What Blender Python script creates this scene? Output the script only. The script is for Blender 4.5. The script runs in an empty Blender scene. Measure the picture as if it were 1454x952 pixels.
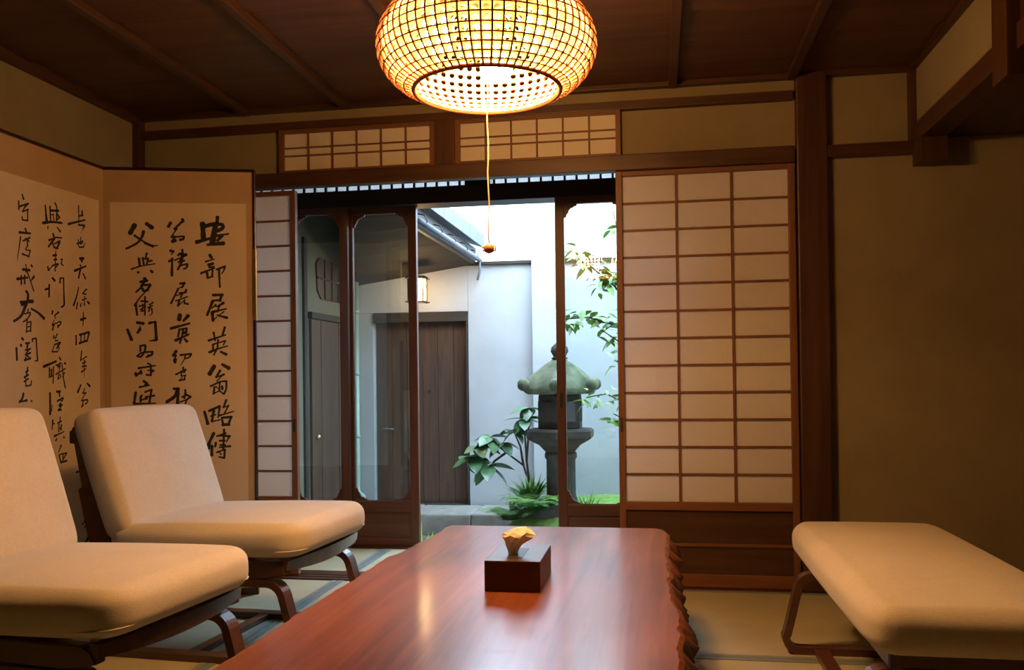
import bpy, bmesh, math, random
from mathutils import Vector, Matrix

random.seed(7)
S = bpy.context.scene
COL = S.collection
PI = math.pi

# ------------------------------------------------------------------ camera
CAM_H = 0.9
F_PX, YAW, PITCH, ROLL, PY = 1240.0, 0.1645, 0.010, -0.0123, 525.0
cam_d = bpy.data.cameras.new('camera')
cam = bpy.data.objects.new('camera', cam_d)
COL.objects.link(cam)
fw = Vector((-math.sin(YAW) * math.cos(PITCH), math.cos(YAW) * math.cos(PITCH), math.sin(PITCH)))
rt = Vector((math.cos(YAW), math.sin(YAW), 0))
up = rt.cross(fw)
r2 = rt * math.cos(ROLL) + up * math.sin(ROLL)
u2 = -rt * math.sin(ROLL) + up * math.cos(ROLL)
cam.matrix_world = Matrix(((r2.x, u2.x, -fw.x, 0), (r2.y, u2.y, -fw.y, 0), (r2.z, u2.z, -fw.z, CAM_H), (0, 0, 0, 1)))
cam_d.sensor_width = 36
cam_d.lens = 36 * F_PX / 1454
cam_d.shift_y = (PY - 476) / 1454
cam_d.clip_start = 0.02
S.camera = cam

# ------------------------------------------------------------------ light, exposure
SKY = 18.0          # overcast sky above the courtyard
BULB = 560.0        # pendant globe bulbs
LANTERN = 40.0     # lantern under the eave
w = bpy.data.worlds.new('overcast_sky')
S.world = w
w.use_nodes = True
bg = w.node_tree.nodes['Background']
bg.inputs[0].default_value = (0.62, 0.81, 1.0, 1)
bg.inputs[1].default_value = SKY
S.view_settings.view_transform = 'Standard'
S.view_settings.look = 'None'
S.view_settings.exposure = 0.0
S.view_settings.gamma = 1.0
S.view_settings.use_curve_mapping = False
S.cycles.use_denoising = True
S.cycles.sample_clamp_indirect = 6.0
S.cycles.max_bounces = 10
S.cycles.diffuse_bounces = 6
S.cycles.transparent_max_bounces = 16
S.cycles.caustics_reflective = False
S.cycles.caustics_refractive = False

# ------------------------------------------------------------------ materials
def nodes_of(name):
    m = bpy.data.materials.new(name)
    m.use_nodes = True
    nt = m.node_tree
    return m, nt, nt.nodes['Principled BSDF']

def ramp(nt, fac, stops):
    r = nt.nodes.new('ShaderNodeValToRGB')
    e = r.color_ramp.elements
    while len(e) < len(stops):
        e.new(0.5)
    for k, (p, c) in enumerate(stops):
        e[k].position = p
        e[k].color = (c[0], c[1], c[2], 1)
    nt.links.new(fac, r.inputs[0])
    return r.outputs[0]

def coords(nt, scale, space='Position', rot=(0, 0, 0)):
    mp = nt.nodes.new('ShaderNodeMapping')
    mp.inputs['Scale'].default_value = scale
    mp.inputs['Rotation'].default_value = rot
    if space == 'Position':
        g = nt.nodes.new('ShaderNodeNewGeometry')
        nt.links.new(g.outputs['Position'], mp.inputs['Vector'])
    else:
        g = nt.nodes.new('ShaderNodeTexCoord')
        nt.links.new(g.outputs[space], mp.inputs['Vector'])
    return mp.outputs[0]

def noise(nt, vec, scale, detail=4.0, rough=0.6, dist=0.0):
    n = nt.nodes.new('ShaderNodeTexNoise')
    n.inputs['Scale'].default_value = scale
    n.inputs['Detail'].default_value = detail
    n.inputs['Roughness'].default_value = rough
    n.inputs['Distortion'].default_value = dist
    nt.links.new(vec, n.inputs['Vector'])
    return n.outputs[0]

def bump(nt, bsdf, height, strength, dist=0.01):
    b = nt.nodes.new('ShaderNodeBump')
    b.inputs['Strength'].default_value = strength
    b.inputs['Distance'].default_value = dist
    nt.links.new(height, b.inputs['Height'])
    nt.links.new(b.outputs[0], bsdf.inputs['Normal'])

def wood(name, dark, light, axis='z', scale=9.0, rough=0.5, space='Position', bstr=0.12, coat=0.0, dist=0.4):
    m, nt, b = nodes_of(name)
    sc = {'x': (0.07, 1, 1), 'y': (1, 0.07, 1), 'z': (1, 1, 0.07)}[axis]
    v = coords(nt, sc, space)
    n1 = noise(nt, v, scale * 3.0, 6, 0.62, dist)
    c = ramp(nt, n1, [(0.32, dark), (0.68, light)])
    nt.links.new(c, b.inputs['Base Color'])
    b.inputs['Roughness'].default_value = rough
    b.inputs['Coat Weight'].default_value = coat
    b.inputs['Coat Roughness'].default_value = 0.1
    if bstr:
        bump(nt, b, n1, bstr, 0.004)
    return m

def mottled(name, c1, c2, scale=6.0, rough=0.9, bscale=120.0, bstr=0.15, space='Position', detail=5.0):
    m, nt, b = nodes_of(name)
    v = coords(nt, (1, 1, 1), space)
    n1 = noise(nt, v, scale, detail, 0.6)
    c = ramp(nt, n1, [(0.3, c1), (0.7, c2)])
    nt.links.new(c, b.inputs['Base Color'])
    b.inputs['Roughness'].default_value = rough
    if bstr:
        n2 = noise(nt, v, bscale, 3, 0.6)
        bump(nt, b, n2, bstr, 0.004)
    return m

def fabric(name, c1, c2, rough=0.95, scale=420.0):
    m, nt, b = nodes_of(name)
    v = coords(nt, (1, 1, 1), 'Object')
    n0 = noise(nt, v, 7, 3, 0.5)
    n1 = noise(nt, coords(nt, (1, 0.18, 1), 'Object'), scale, 2, 0.5)
    n2 = noise(nt, coords(nt, (0.18, 1, 1), 'Object'), scale, 2, 0.5)
    a = nt.nodes.new('ShaderNodeMath'); a.operation = 'ADD'
    nt.links.new(n1, a.inputs[0]); nt.links.new(n2, a.inputs[1])
    mx = nt.nodes.new('ShaderNodeMath'); mx.operation = 'MULTIPLY'; mx.inputs[1].default_value = 0.35
    nt.links.new(a.outputs[0], mx.inputs[0])
    ad = nt.nodes.new('ShaderNodeMath'); ad.operation = 'MULTIPLY_ADD'; ad.inputs[1].default_value = 0.3
    nt.links.new(n0, ad.inputs[0]); nt.links.new(mx.outputs[0], ad.inputs[2])
    c = ramp(nt, ad.outputs[0], [(0.35, c1), (0.65, c2)])
    nt.links.new(c, b.inputs['Base Color'])
    b.inputs['Roughness'].default_value = rough
    b.inputs['Sheen Weight'].default_value = 0.15
    bump(nt, b, a.outputs[0], 0.25, 0.002)
    return m

def paper(name, col, trans, tcol=None):
    m = bpy.data.materials.new(name)
    m.use_nodes = True
    nt = m.node_tree
    nt.nodes.clear()
    out = nt.nodes.new('ShaderNodeOutputMaterial')
    d = nt.nodes.new('ShaderNodeBsdfDiffuse')
    t = nt.nodes.new('ShaderNodeBsdfTranslucent')
    mix = nt.nodes.new('ShaderNodeMixShader')
    v = coords(nt, (1, 1, 1))
    n = noise(nt, v, 60, 5, 0.65)
    lo = tuple(c * 0.94 for c in col)
    c = ramp(nt, n, [(0.3, lo), (0.7, col)])
    nt.links.new(c, d.inputs[0])
    t.inputs[0].default_value = (*(tcol or col), 1)
    mix.inputs[0].default_value = trans
    nt.links.new(d.outputs[0], mix.inputs[1])
    nt.links.new(t.outputs[0], mix.inputs[2])
    nt.links.new(mix.outputs[0], out.inputs[0])
    return m

def glass(name):
    m = bpy.data.materials.new(name)
    m.use_nodes = True
    nt = m.node_tree
    nt.nodes.clear()
    out = nt.nodes.new('ShaderNodeOutputMaterial')
    t = nt.nodes.new('ShaderNodeBsdfTransparent')
    t.inputs[0].default_value = (0.93, 0.97, 0.96, 1)
    g = nt.nodes.new('ShaderNodeBsdfGlossy')
    g.inputs['Roughness'].default_value = 0.0
    f = nt.nodes.new('ShaderNodeFresnel')
    f.inputs[0].default_value = 1.62
    mix = nt.nodes.new('ShaderNodeMixShader')
    nt.links.new(f.outputs[0], mix.inputs[0])
    nt.links.new(t.outputs[0], mix.inputs[1])
    nt.links.new(g.outputs[0], mix.inputs[2])
    nt.links.new(mix.outputs[0], out.inputs[0])
    return m

def plain(name, col, rough=0.5, metal=0.0):
    m, nt, b = nodes_of(name)
    v = coords(nt, (1, 1, 1))
    n = noise(nt, v, 35, 3, 0.5)
    c = ramp(nt, n, [(0.25, tuple(x * 0.85 for x in col)), (0.75, col)])
    nt.links.new(c, b.inputs['Base Color'])
    b.inputs['Roughness'].default_value = rough
    b.inputs['Metallic'].default_value = metal
    return m

def emit(name, col, strength):
    m = bpy.data.materials.new(name)
    m.use_nodes = True
    nt = m.node_tree
    nt.nodes.clear()
    out = nt.nodes.new('ShaderNodeOutputMaterial')
    e = nt.nodes.new('ShaderNodeEmission')
    e.inputs[0].default_value = (*col, 1)
    e.inputs[1].default_value = strength
    nt.links.new(e.outputs[0], out.inputs[0])
    return m

M = {}
M['post'] = wood('dark_post_wood', (0.036, 0.014, 0.007), (0.078, 0.033, 0.016), 'z', 9, 0.45)
M['beam_x'] = wood('dark_beam_wood', (0.036, 0.014, 0.007), (0.078, 0.033, 0.016), 'x', 9, 0.45)
M['beam_y'] = wood('dark_beam_wood_along', (0.036, 0.014, 0.007), (0.078, 0.033, 0.016), 'y', 9, 0.45)
M['lattice_z'] = wood('shoji_stile_wood', (0.12, 0.046, 0.018), (0.20, 0.084, 0.034), 'z', 10, 0.5)
M['lattice_x'] = wood('shoji_rail_wood', (0.12, 0.046, 0.018), (0.20, 0.084, 0.034), 'x', 10, 0.5)
M['kumiko'] = wood('lattice_bar_wood', (0.12, 0.046, 0.018), (0.18, 0.074, 0.030), 'z', 10, 0.55, bstr=0)
M['koshi'] = wood('wainscot_board_wood', (0.040, 0.017, 0.008), (0.082, 0.036, 0.017), 'x', 7, 0.4)
M['ceil'] = wood('ceiling_board_wood', (0.040, 0.016, 0.008), (0.088, 0.038, 0.019), 'x', 6, 0.5)
M['batten'] = wood('ceiling_batten_wood', (0.038, 0.016, 0.008), (0.075, 0.032, 0.016), 'y', 7, 0.5)
M['door_z'] = wood('glass_door_stile_wood', (0.070, 0.027, 0.016), (0.125, 0.050, 0.030), 'z', 9, 0.4)
M['door_x'] = wood('glass_door_rail_wood', (0.070, 0.027, 0.016), (0.125, 0.050, 0.030), 'x', 9, 0.4)
M['black'] = wood('blackened_lintel_wood', (0.012, 0.008, 0.006), (0.026, 0.017, 0.012), 'x', 8, 0.5)
M['plaster'] = mottled('sand_plaster', (0.235, 0.205, 0.122), (0.275, 0.240, 0.148), 5, 0.95, 260, 0.25)
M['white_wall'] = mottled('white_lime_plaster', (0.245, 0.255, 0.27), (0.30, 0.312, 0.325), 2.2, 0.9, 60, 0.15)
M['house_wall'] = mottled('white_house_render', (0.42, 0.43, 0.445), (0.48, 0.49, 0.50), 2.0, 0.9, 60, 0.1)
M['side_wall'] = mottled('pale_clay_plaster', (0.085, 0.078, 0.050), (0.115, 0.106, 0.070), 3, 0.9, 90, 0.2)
M['tatami'] = mottled('woven_rush_mat', (0.36, 0.34, 0.22), (0.43, 0.41, 0.28), 4, 0.7, 400, 0.1)
M['heri'] = mottled('mat_border_cloth', (0.17, 0.22, 0.23), (0.23, 0.28, 0.29), 60, 0.35, 300, 0.1)
M['paper'] = paper('shoji_paper', (0.92, 0.88, 0.82), 0.46, (0.92, 0.92, 0.94))
M['ranma_paper'] = paper('transom_paper', (0.80, 0.75, 0.66), 0.15)
M['glass'] = glass('door_glass')
M['fabric'] = fabric('cream_woven_upholstery', (0.56, 0.51, 0.43), (0.68, 0.63, 0.55))
M['frame'] = wood('dark_bentwood', (0.060, 0.024, 0.016), (0.115, 0.048, 0.032), 'x', 10, 0.32, 'Object', 0.05, 0.3)
M['ink'] = plain('black_brush_ink', (0.012, 0.011, 0.010), 0.7)
M['scr_paper'] = mottled('aged_calligraphy_paper', (0.55, 0.46, 0.345), (0.62, 0.53, 0.405), 3, 0.85, 200, 0.08)
M['scr_border'] = mottled('tan_silk_mount', (0.36, 0.255, 0.145), (0.42, 0.30, 0.175), 5, 0.7, 300, 0.1)
M['lacquer'] = plain('dark_lacquer', (0.030, 0.012, 0.010), 0.25)
M['brass'] = plain('aged_brass', (0.62, 0.42, 0.14), 0.3, 1.0)
M['iron'] = plain('dark_iron', (0.03, 0.028, 0.026), 0.45, 0.6)
M['cane'] = plain('red_brown_cane', (0.20, 0.055, 0.018), 0.6)
M['cane_in'] = paper('pale_woven_cane', (0.80, 0.62, 0.36), 0.22, (0.70, 0.42, 0.14))
M['bulb'] = emit('glowing_bulb', (1.0, 0.49, 0.155), BULB)
M['lantern_glow'] = emit('glowing_lantern_paper', (1.0, 0.62, 0.26), LANTERN)
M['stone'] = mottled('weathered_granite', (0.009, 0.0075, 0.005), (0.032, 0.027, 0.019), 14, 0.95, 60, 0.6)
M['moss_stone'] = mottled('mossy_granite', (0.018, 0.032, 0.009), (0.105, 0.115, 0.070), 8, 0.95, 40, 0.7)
M['moss'] = mottled('green_moss', (0.045, 0.11, 0.016), (0.15, 0.25, 0.04), 20, 1.0, 90, 0.8)
M['ground'] = mottled('damp_earth', (0.08, 0.07, 0.055), (0.15, 0.13, 0.10), 8, 0.95, 70, 0.6)
M['leaf_big'] = mottled('broad_glossy_leaf', (0.026, 0.075, 0.032), (0.075, 0.17, 0.072), 9, 0.35, 60, 0.05)
M['leaf_small'] = mottled('small_green_leaf', (0.07, 0.17, 0.025), (0.20, 0.36, 0.06), 10, 0.45, 60, 0.0)
M['leaf_dark'] = mottled('dark_fern_leaf', (0.045, 0.14, 0.030), (0.16, 0.33, 0.075), 16, 0.5, 60, 0.0)
M['twig'] = plain('dark_twig_bark', (0.045, 0.028, 0.020), 0.9)
M['gate'] = wood('weathered_gate_boards', (0.020, 0.0085, 0.004), (0.066, 0.030, 0.0135), 'z', 6, 0.75, dist=1.5)
M['eave'] = wood('dark_eave_wood', (0.010, 0.007, 0.0045), (0.024, 0.017, 0.011), 'x', 7, 0.85)
M['roof'] = plain('grey_roof_edge', (0.09, 0.10, 0.12), 0.6)
M['pipe'] = plain('green_copper_pipe', (0.24, 0.36, 0.30), 0.5, 0.2)
M['yellow_post'] = wood('pale_corner_post', (0.42, 0.30, 0.12), (0.60, 0.46, 0.20), 'z', 8, 0.6)
M['box_card'] = plain('brown_leather_box', (0.060, 0.034, 0.020), 0.4)
M['tissue'] = paper('soft_tissue', (0.95, 0.94, 0.91), 0.12)
M['curb'] = mottled('pale_curb_stone', (0.15, 0.15, 0.135), (0.25, 0.245, 0.22), 10, 0.95, 60, 0.5)
M['cord'] = plain('pale_pull_cord', (0.70, 0.55, 0.30), 0.7)
M['knot'] = plain('red_gold_knot', (0.55, 0.16, 0.04), 0.5)

# ------------------------------------------------------------------ builders
def link(name, me, mat=None, parent=None):
    o = bpy.data.objects.new(name, me)
    COL.objects.link(o)
    if mat is not None and me is not None and len(me.materials) == 0:
        me.materials.append(M[mat] if isinstance(mat, str) else mat)
    if parent is not None:
        o.parent = parent
    return o

def tag(o, label=None, cat=None, group=None, kind=None):
    if label: o['label'] = label
    if cat: o['category'] = cat
    if group: o['group'] = group
    if kind: o['kind'] = kind
    return o

def root(name, loc=(0, 0, 0), rz=0.0):
    o = bpy.data.objects.new(name, None)
    COL.objects.link(o)
    o.empty_display_size = 0.05
    o.location = loc
    o.rotation_euler = (0, 0, rz)
    return o

def struct(o, label, cat=None):
    return tag(o, label, cat, None, 'structure')

_unit = {}
def bar(name, c, s, mat, parent=None, rot=None):
    """a straight piece: a box sharing one chamfered unit mesh for each material"""
    if mat not in _unit:
        bm = bmesh.new()
        bmesh.ops.create_cube(bm, size=1.0)
        me = bpy.data.meshes.new('piece_' + mat)
        bm.to_mesh(me); bm.free()
        me.materials.append(M[mat])
        _unit[mat] = me
    o = link(name, _unit[mat], None, parent)
    o.location = c
    o.scale = s
    if rot: o.rotation_euler = rot
    return o

def bx(name, x0, x1, y0, y1, z0, z1, mat, parent=None, bev=0.0):
    """a box between two corners with its own mesh and bevelled edges, origin at its centre"""
    bm = bmesh.new()
    bmesh.ops.create_cube(bm, size=1.0)
    bmesh.ops.scale(bm, vec=(x1 - x0, y1 - y0, z1 - z0), verts=bm.verts)
    if bev:
        bmesh.ops.bevel(bm, geom=list(bm.edges), offset=bev, segments=2, affect='EDGES', profile=0.6)
    me = bpy.data.meshes.new(name)
    bm.to_mesh(me); bm.free()
    o = link(name, me, mat, parent)
    o.location = ((x0 + x1) / 2, (y0 + y1) / 2, (z0 + z1) / 2)
    return o

def mesh(name, verts, faces, mat, parent=None, smooth=False):
    me = bpy.data.meshes.new(name)
    me.from_pydata(verts, [], faces)
    me.update()
    if smooth:
        for p in me.polygons: p.use_smooth = True
    return link(name, me, mat, parent)

def fix_normals(o):
    bm = bmesh.new(); bm.from_mesh(o.data)
    bmesh.ops.recalc_face_normals(bm, faces=bm.faces)
    bm.to_mesh(o.data); bm.free()
    return o

def prism(name, pts, axis, a0, a1, mat, parent=None, bev=0.0):
    """extrude a polygon; axis 'y': pts are (x,z); axis 'x': pts are (y,z); axis 'z': pts are (x,y)"""
    def P(p, a):
        return {'y': (p[0], a, p[1]), 'x': (a, p[0], p[1]), 'z': (p[0], p[1], a)}[axis]
    n = len(pts)
    vs = [P(p, a0) for p in pts] + [P(p, a1) for p in pts]
    fs = [tuple(range(n)), tuple(range(2 * n - 1, n - 1, -1))]
    fs += [(i, (i + 1) % n, n + (i + 1) % n, n + i) for i in range(n)]
    o = mesh(name, vs, fs, mat, parent)
    bm = bmesh.new(); bm.from_mesh(o.data)
    bmesh.ops.recalc_face_normals(bm, faces=bm.faces)
    if bev:
        bmesh.ops.bevel(bm, geom=list(bm.edges), offset=bev, segments=2, affect='EDGES')
    bm.to_mesh(o.data); bm.free()
    return o

def lathe(name, prof, seg, mat, parent=None, loc=(0, 0, 0), smooth=True, rot0=0.0):
    vs, fs = [], []
    for r, z in prof:
        for k in range(seg):
            a = rot0 + 2 * PI * k / seg
            vs.append((r * math.cos(a), r * math.sin(a), z))
    for i in range(len(prof) - 1):
        for k in range(seg):
            k2 = (k + 1) % seg
            fs.append((i * seg + k, i * seg + k2, (i + 1) * seg + k2, (i + 1) * seg + k))
    fs.append(tuple(range(seg - 1, -1, -1)))
    b = (len(prof) - 1) * seg
    fs.append(tuple(range(b, b + seg)))
    o = mesh(name, vs, fs, mat, parent, smooth)
    o.location = loc
    return fix_normals(o)

def tube(name, pts, r, mat, parent=None, seg=6, closed=False, r1=None):
    pts = [Vector(p) for p in pts]
    n = len(pts)
    vs, fs = [], []
    prev = None
    for i, p in enumerate(pts):
        a = pts[i - 1] if (i > 0 or closed) else p
        b = pts[(i + 1) % n] if (i < n - 1 or closed) else p
        t = (b - a).normalized()
        ref = prev if prev is not None else (Vector((0, 0, 1)) if abs(t.z) < 0.9 else Vector((1, 0, 0)))
        s = t.cross(ref).normalized()
        q = s.cross(t).normalized()
        prev = q
        rr = r if r1 is None else r + (r1 - r) * i / max(1, n - 1)
        for k in range(seg):
            an = 2 * PI * k / seg
            vs.append(p + (s * math.cos(an) + q * math.sin(an)) * rr)
    m_ = n if closed else n - 1
    for i in range(m_):
        j = (i + 1) % n
        for k in range(seg):
            k2 = (k + 1) % seg
            fs.append((i * seg + k, i * seg + k2, j * seg + k2, j * seg + k))
    if not closed:
        fs.append(tuple(range(seg - 1, -1, -1)))
        fs.append(tuple(range((n - 1) * seg, n * seg)))
    return fix_normals(mesh(name, vs, fs, mat, parent, True))

def ribbon(name, pts, y0, y1, th, mat, parent=None, closed=False):
    """a flat bent strip: centre line pts (x,z), width y0..y1, thickness th"""
    n = len(pts)
    vs, fs = [], []
    for i, p in enumerate(pts):
        a = pts[i - 1] if (i > 0 or closed) else p
        b = pts[(i + 1) % n] if (i < n - 1 or closed) else p
        t = Vector((b[0] - a[0], b[1] - a[1])).normalized()
        nx, nz = -t.y * th / 2, t.x * th / 2
        vs += [(p[0] + nx, y0, p[1] + nz), (p[0] + nx, y1, p[1] + nz), (p[0] - nx, y1, p[1] - nz), (p[0] - nx, y0, p[1] - nz)]
    for i in range(n if closed else n - 1):
        j = (i + 1) % n
        for k in range(4):
            k2 = (k + 1) % 4
            fs.append((i * 4 + k, i * 4 + k2, j * 4 + k2, j * 4 + k))
    if not closed:
        fs += [(3, 2, 1, 0), ((n - 1) * 4, (n - 1) * 4 + 1, (n - 1) * 4 + 2, (n - 1) * 4 + 3)]
    return fix_normals(mesh(name, vs, fs, mat, parent))

def arc(cx, cz, r, a0, a1, n=7):
    return [(cx + r * math.cos(math.radians(a0 + (a1 - a0) * k / n)), cz + r * math.sin(math.radians(a0 + (a1 - a0) * k / n))) for k in range(n + 1)]

def cushion(name, lx, ly, lz, r, crown, mat, parent=None, bulge=0.012, sag=0.0, cr=0.06):
    """an upholstered pad: rounded box with plan corner radius cr and edge radius r, crowned top, swollen sides"""
    bm = bmesh.new()
    bmesh.ops.create_cube(bm, size=2.0)
    bmesh.ops.subdivide_edges(bm, edges=bm.edges, cuts=19, use_grid_fill=True)
    hx, hy, hz = lx / 2, ly / 2, lz / 2
    def outline(u, q, ax, ay, c):
        m_ = max(abs(u), abs(q))
        if m_ < 1e-6: return 0.0, 0.0
        px, py = u / m_ * ax, q / m_ * ay
        dx, dy = abs(px) - (ax - c), abs(py) - (ay - c)
        if dx > 0 and dy > 0:
            d = math.atan2(dy, dx)
            px = math.copysign(ax - c + c * math.cos(d), px)
            py = math.copysign(ay - c + c * math.sin(d), py)
        return px * m_, py * m_
    for v in bm.verts:
        u, q, t = v.co
        if abs(t) > 0.999:
            x, y = outline(u, q, hx - r, hy - r, max(0.004, cr - r))
            z = math.copysign(hz, t)
        else:
            z = math.sin(t * PI / 2) * hz
            over = abs(z) - (hz - r)
            inset = r - math.sqrt(max(0.0, r * r - over * over)) if over > 0 else 0.0
            x, y = outline(u, q, hx - inset, hy - inset, max(0.004, cr - inset))
            e = bulge * (1 - (z / hz) ** 2)
            if abs(u) >= abs(q): x += math.copysign(e * (1 - 0.7 * q * q), x)
            if abs(q) >= abs(u): y += math.copysign(e * (1 - 0.7 * u * u), y)
        w_ = (1 - min(1, abs(x / hx)) ** 2.4) * (1 - min(1, abs(y / hy)) ** 2.4)
        if z > 0: z += crown * w_ * (z / hz)
        else: z += sag * w_ * (-z / hz)
        v.co = (x, y, z)
    bmesh.ops.recalc_face_normals(bm, faces=bm.faces)
    me = bpy.data.meshes.new(name)
    bm.to_mesh(me); bm.free()
    for p in me.polygons: p.use_smooth = True
    o = link(name, me, mat, parent)
    ss = o.modifiers.new('smooth', 'SUBSURF'); ss.levels = 1; ss.render_levels = 1
    return o

def copy_tree(o, parent=None):
    c = o.copy()
    COL.objects.link(c)
    if parent is not None: c.parent = parent
    for ch in list(o.children):
        copy_tree(ch, c)
    return c

# ================================================================== THE SETTING
D = 3.78      # plane of the shoji wall
G = 4.53      # plane of the glass doors
ZC = 2.155    # ceiling
XL, XR, XH, YB = -2.42, 1.95, 1.05, -1.70

# ------------------------------------------------------------------ floor
floor = struct(root('floor'), 'straw coloured tatami floor with grey green cloth borders')
bx('subfloor', XL - 0.1, XR + 0.1, YB - 0.1, 4.62, -0.10, -0.032, 'ground', floor)
def mat_(x0, x1, y0, y1, along):
    g = 0.0015
    m = bx('tatami_mat', x0 + g, x1 - g, y0 + g, y1 - g, -0.031, 0.0, 'tatami', floor, 0.003)
    cx, cy = (x0 + x1) / 2, (y0 + y1) / 2
    hw = 0.026
    for s in (-1, 1):
        if along == 'y':
            bar('cloth_border', (s * ((x1 - x0) / 2 - hw / 2 - g), 0, 0.0165), (hw, y1 - y0 - 0.004, 0.002), 'heri', m)
        else:
            bar('cloth_border', (0, s * ((y1 - y0) / 2 - hw / 2 - g), 0.0165), (x1 - x0 - 0.004, hw, 0.002), 'heri', m)
for a in ((XL, -1.425, 1.99, 3.75, 'y'), (XL, -1.425, 0.23, 1.99, 'y'), (-1.425, -0.545, 1.99, 3.75, 'y'), (-1.425, -0.545, 0.23, 1.99, 'y'),
          (-0.545, 1.215, 2.87, 3.75, 'x'), (-0.545, 1.215, 1.99, 2.87, 'x'), (-0.545, 1.215, 1.11, 1.99, 'x'), (-0.545, 1.215, 0.23, 1.11, 'x'),
          (XL, -1.425, YB, 0.23, 'y'), (-1.425, -0.545, YB, 0.23, 'y'), (-0.545, 0.335, YB, 0.23, 'y'), (0.335, 1.215, YB, 0.23, 'y'),
          (XL, -1.425, 3.92, 4.48, 'y'), (-1.425, 0.30, 3.92, 4.48, 'y')):
    mat_(*a)
for k in range(4):
    bx('floor_board', 1.217 + k * 0.184, 1.217 + (k + 1) * 0.184 - 0.003, YB, 3.79, -0.031, 0.0, 'beam_y', floor, 0.003)
bx('floor_board', 0.302, 0.72, 3.92, 4.48, -0.031, 0.0, 'beam_x', floor, 0.003)

sill = struct(root('trim_1', (0, 3.835, 0)), 'dark grooved wooden sill under the paper sliding doors')
for y0, y1 in ((-0.084, -0.05), (-0.04, -0.008), (0.002, 0.084)):
    bx('sill_ridge', XL, 0.575, y0, y1, -0.031, 0.006, 'beam_x', sill, 0.002)
bx('sill_groove', XL, 0.575, -0.08, 0.08, -0.031, -0.008, 'black', sill)

# ------------------------------------------------------------------ back wall, its posts and rails
wb = struct(root('wall_back', (0, D, 0)), 'sand plaster wall framed by dark posts and rails')
def panel(x0, x1, z0, z1):
    bx('plaster_panel', x0, x1, 0.02, 0.10, z0, z1, 'plaster', wb)
panel(XL, 0.5995, 2.05, 2.20)
panel(XL, -1.69, 1.84, 2.049)
panel(-0.15, 0.5995, 1.84, 2.049)
panel(0.60, XR, -0.02, 2.20)
struct(bx('trim_2', XL, 0.575, D - 0.015, D + 0.06, 2.050, 2.086, 'beam_x', None, 0.003), 'dark upper picture rail on the plaster wall')
struct(bx('trim_3', XL, 0.575, D - 0.035, D + 0.022, 1.783, 1.850, 'beam_x', None, 0.004), 'dark lintel beam above the paper sliding doors')
struct(bx('trim_4', 0.584, 0.706, D - 0.025, D + 0.12, 0.0, ZC, 'post', None, 0.006), 'thick dark wooden post beside the paper sliding door')
struct(bx('trim_5', XL, XL + 0.034, D - 0.03, D + 0.04, 0.0, ZC, 'post', None, 0.003), 'slim dark corner post behind the folding screen')
struct(bx('trim_6', -0.962, -0.870, D - 0.02, D + 0.08, 1.850, 2.050, 'post', None, 0.003), 'dark stud between the two paper transoms')
struct(bx('trim_7', 0.706, XH + 0.01, D - 0.02, D + 0.05, 1.796, 1.848, 'beam_x', None, 0.003), 'short dark rail between thick post and alcove beam')
struct(bx('trim_8', XH - 0.02, XH + 0.006, D - 0.022, D + 0.03, 1.85, ZC, 'post', None, 0.002), 'thin dark corner strip under the ceiling by the alcove')
struct(bx('trim_9', XH - 0.004, XH + 0.098, D - 0.10, D + 0.02, 1.748, 1.845, 'post', None, 0.004), 'square dark bracket carrying the alcove beam')
struct(bx('trim_10', XH - 0.006, XH + 0.09, 0.2, D + 0.02, 1.838, 1.915, 'beam_y', None, 0.004), 'dark alcove beam running along the low ceiling')
struct(bx('trim_11', XH - 0.035, XH + 0.03, 2.735, 2.845, 1.765, ZC, 'post', None, 0.004), 'short hanging post dropping below the alcove beam')
struct(bx('trim_12', XL, XH, D - 0.02, D + 0.03, ZC - 0.018, ZC + 0.01, 'beam_x', None, 0.002), 'thin dark cornice along the top of the back wall')
struct(bx('trim_13', XL - 0.01, XL + 0.03, YB, D, ZC - 0.035, ZC + 0.01, 'beam_y', None, 0.003), 'dark cornice along the top of the left wall')

struct(bx('trim_16', XH - 0.022, XH + 0.012, YB, D, ZC - 0.020, ZC + 0.010, 'beam_y', None, 0.003), 'dark cornice along the top of the hanging wall')
struct(bx('trim_17', 0.560, 0.600, D + 0.062, D + 0.098, 0.0, 1.90, 'black', None), 'black strip added to darken the gap between paper door and thick post')  # added black strip: blocks the sky leak and stands for the gap's shade
wl = struct(bx('wall_left', XL - 0.10, XL, YB - 0.1, 4.60, -0.10, 2.30, 'plaster'), 'plain sand plaster wall behind the folding screen')
wr = struct(root('wall_right', (XH, 0, 0)), 'hanging plaster wall above the alcove beam and the alcove side')
bx('hanging_plaster', 0.005, 0.06, 2.84, D + 0.03, 1.90, ZC + 0.03, 'plaster', wr)
bx('dark_opening_board', 0.005, 0.06, YB, 2.74, 1.90, ZC + 0.03, 'beam_y', wr)  # dark board standing in for the unlit opening past the hanging post
bx('alcove_side', XR - XH, XR - XH + 0.1, YB - 0.1, D + 0.12, -0.10, 2.3, 'plaster', wr)
bx('alcove_ceiling', 0.06, XR - XH + 0.02, YB, D + 0.03, 1.862, 1.885, 'beam_y', wr)
struct(bx('wall_front', XL - 0.1, XR + 0.1, YB - 0.12, YB, -0.1, 2.3, 'koshi'), 'unseen wall at the near end of the room, made dark to cut bounced light')  # out of view; dark boards chosen so little light bounces back

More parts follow.
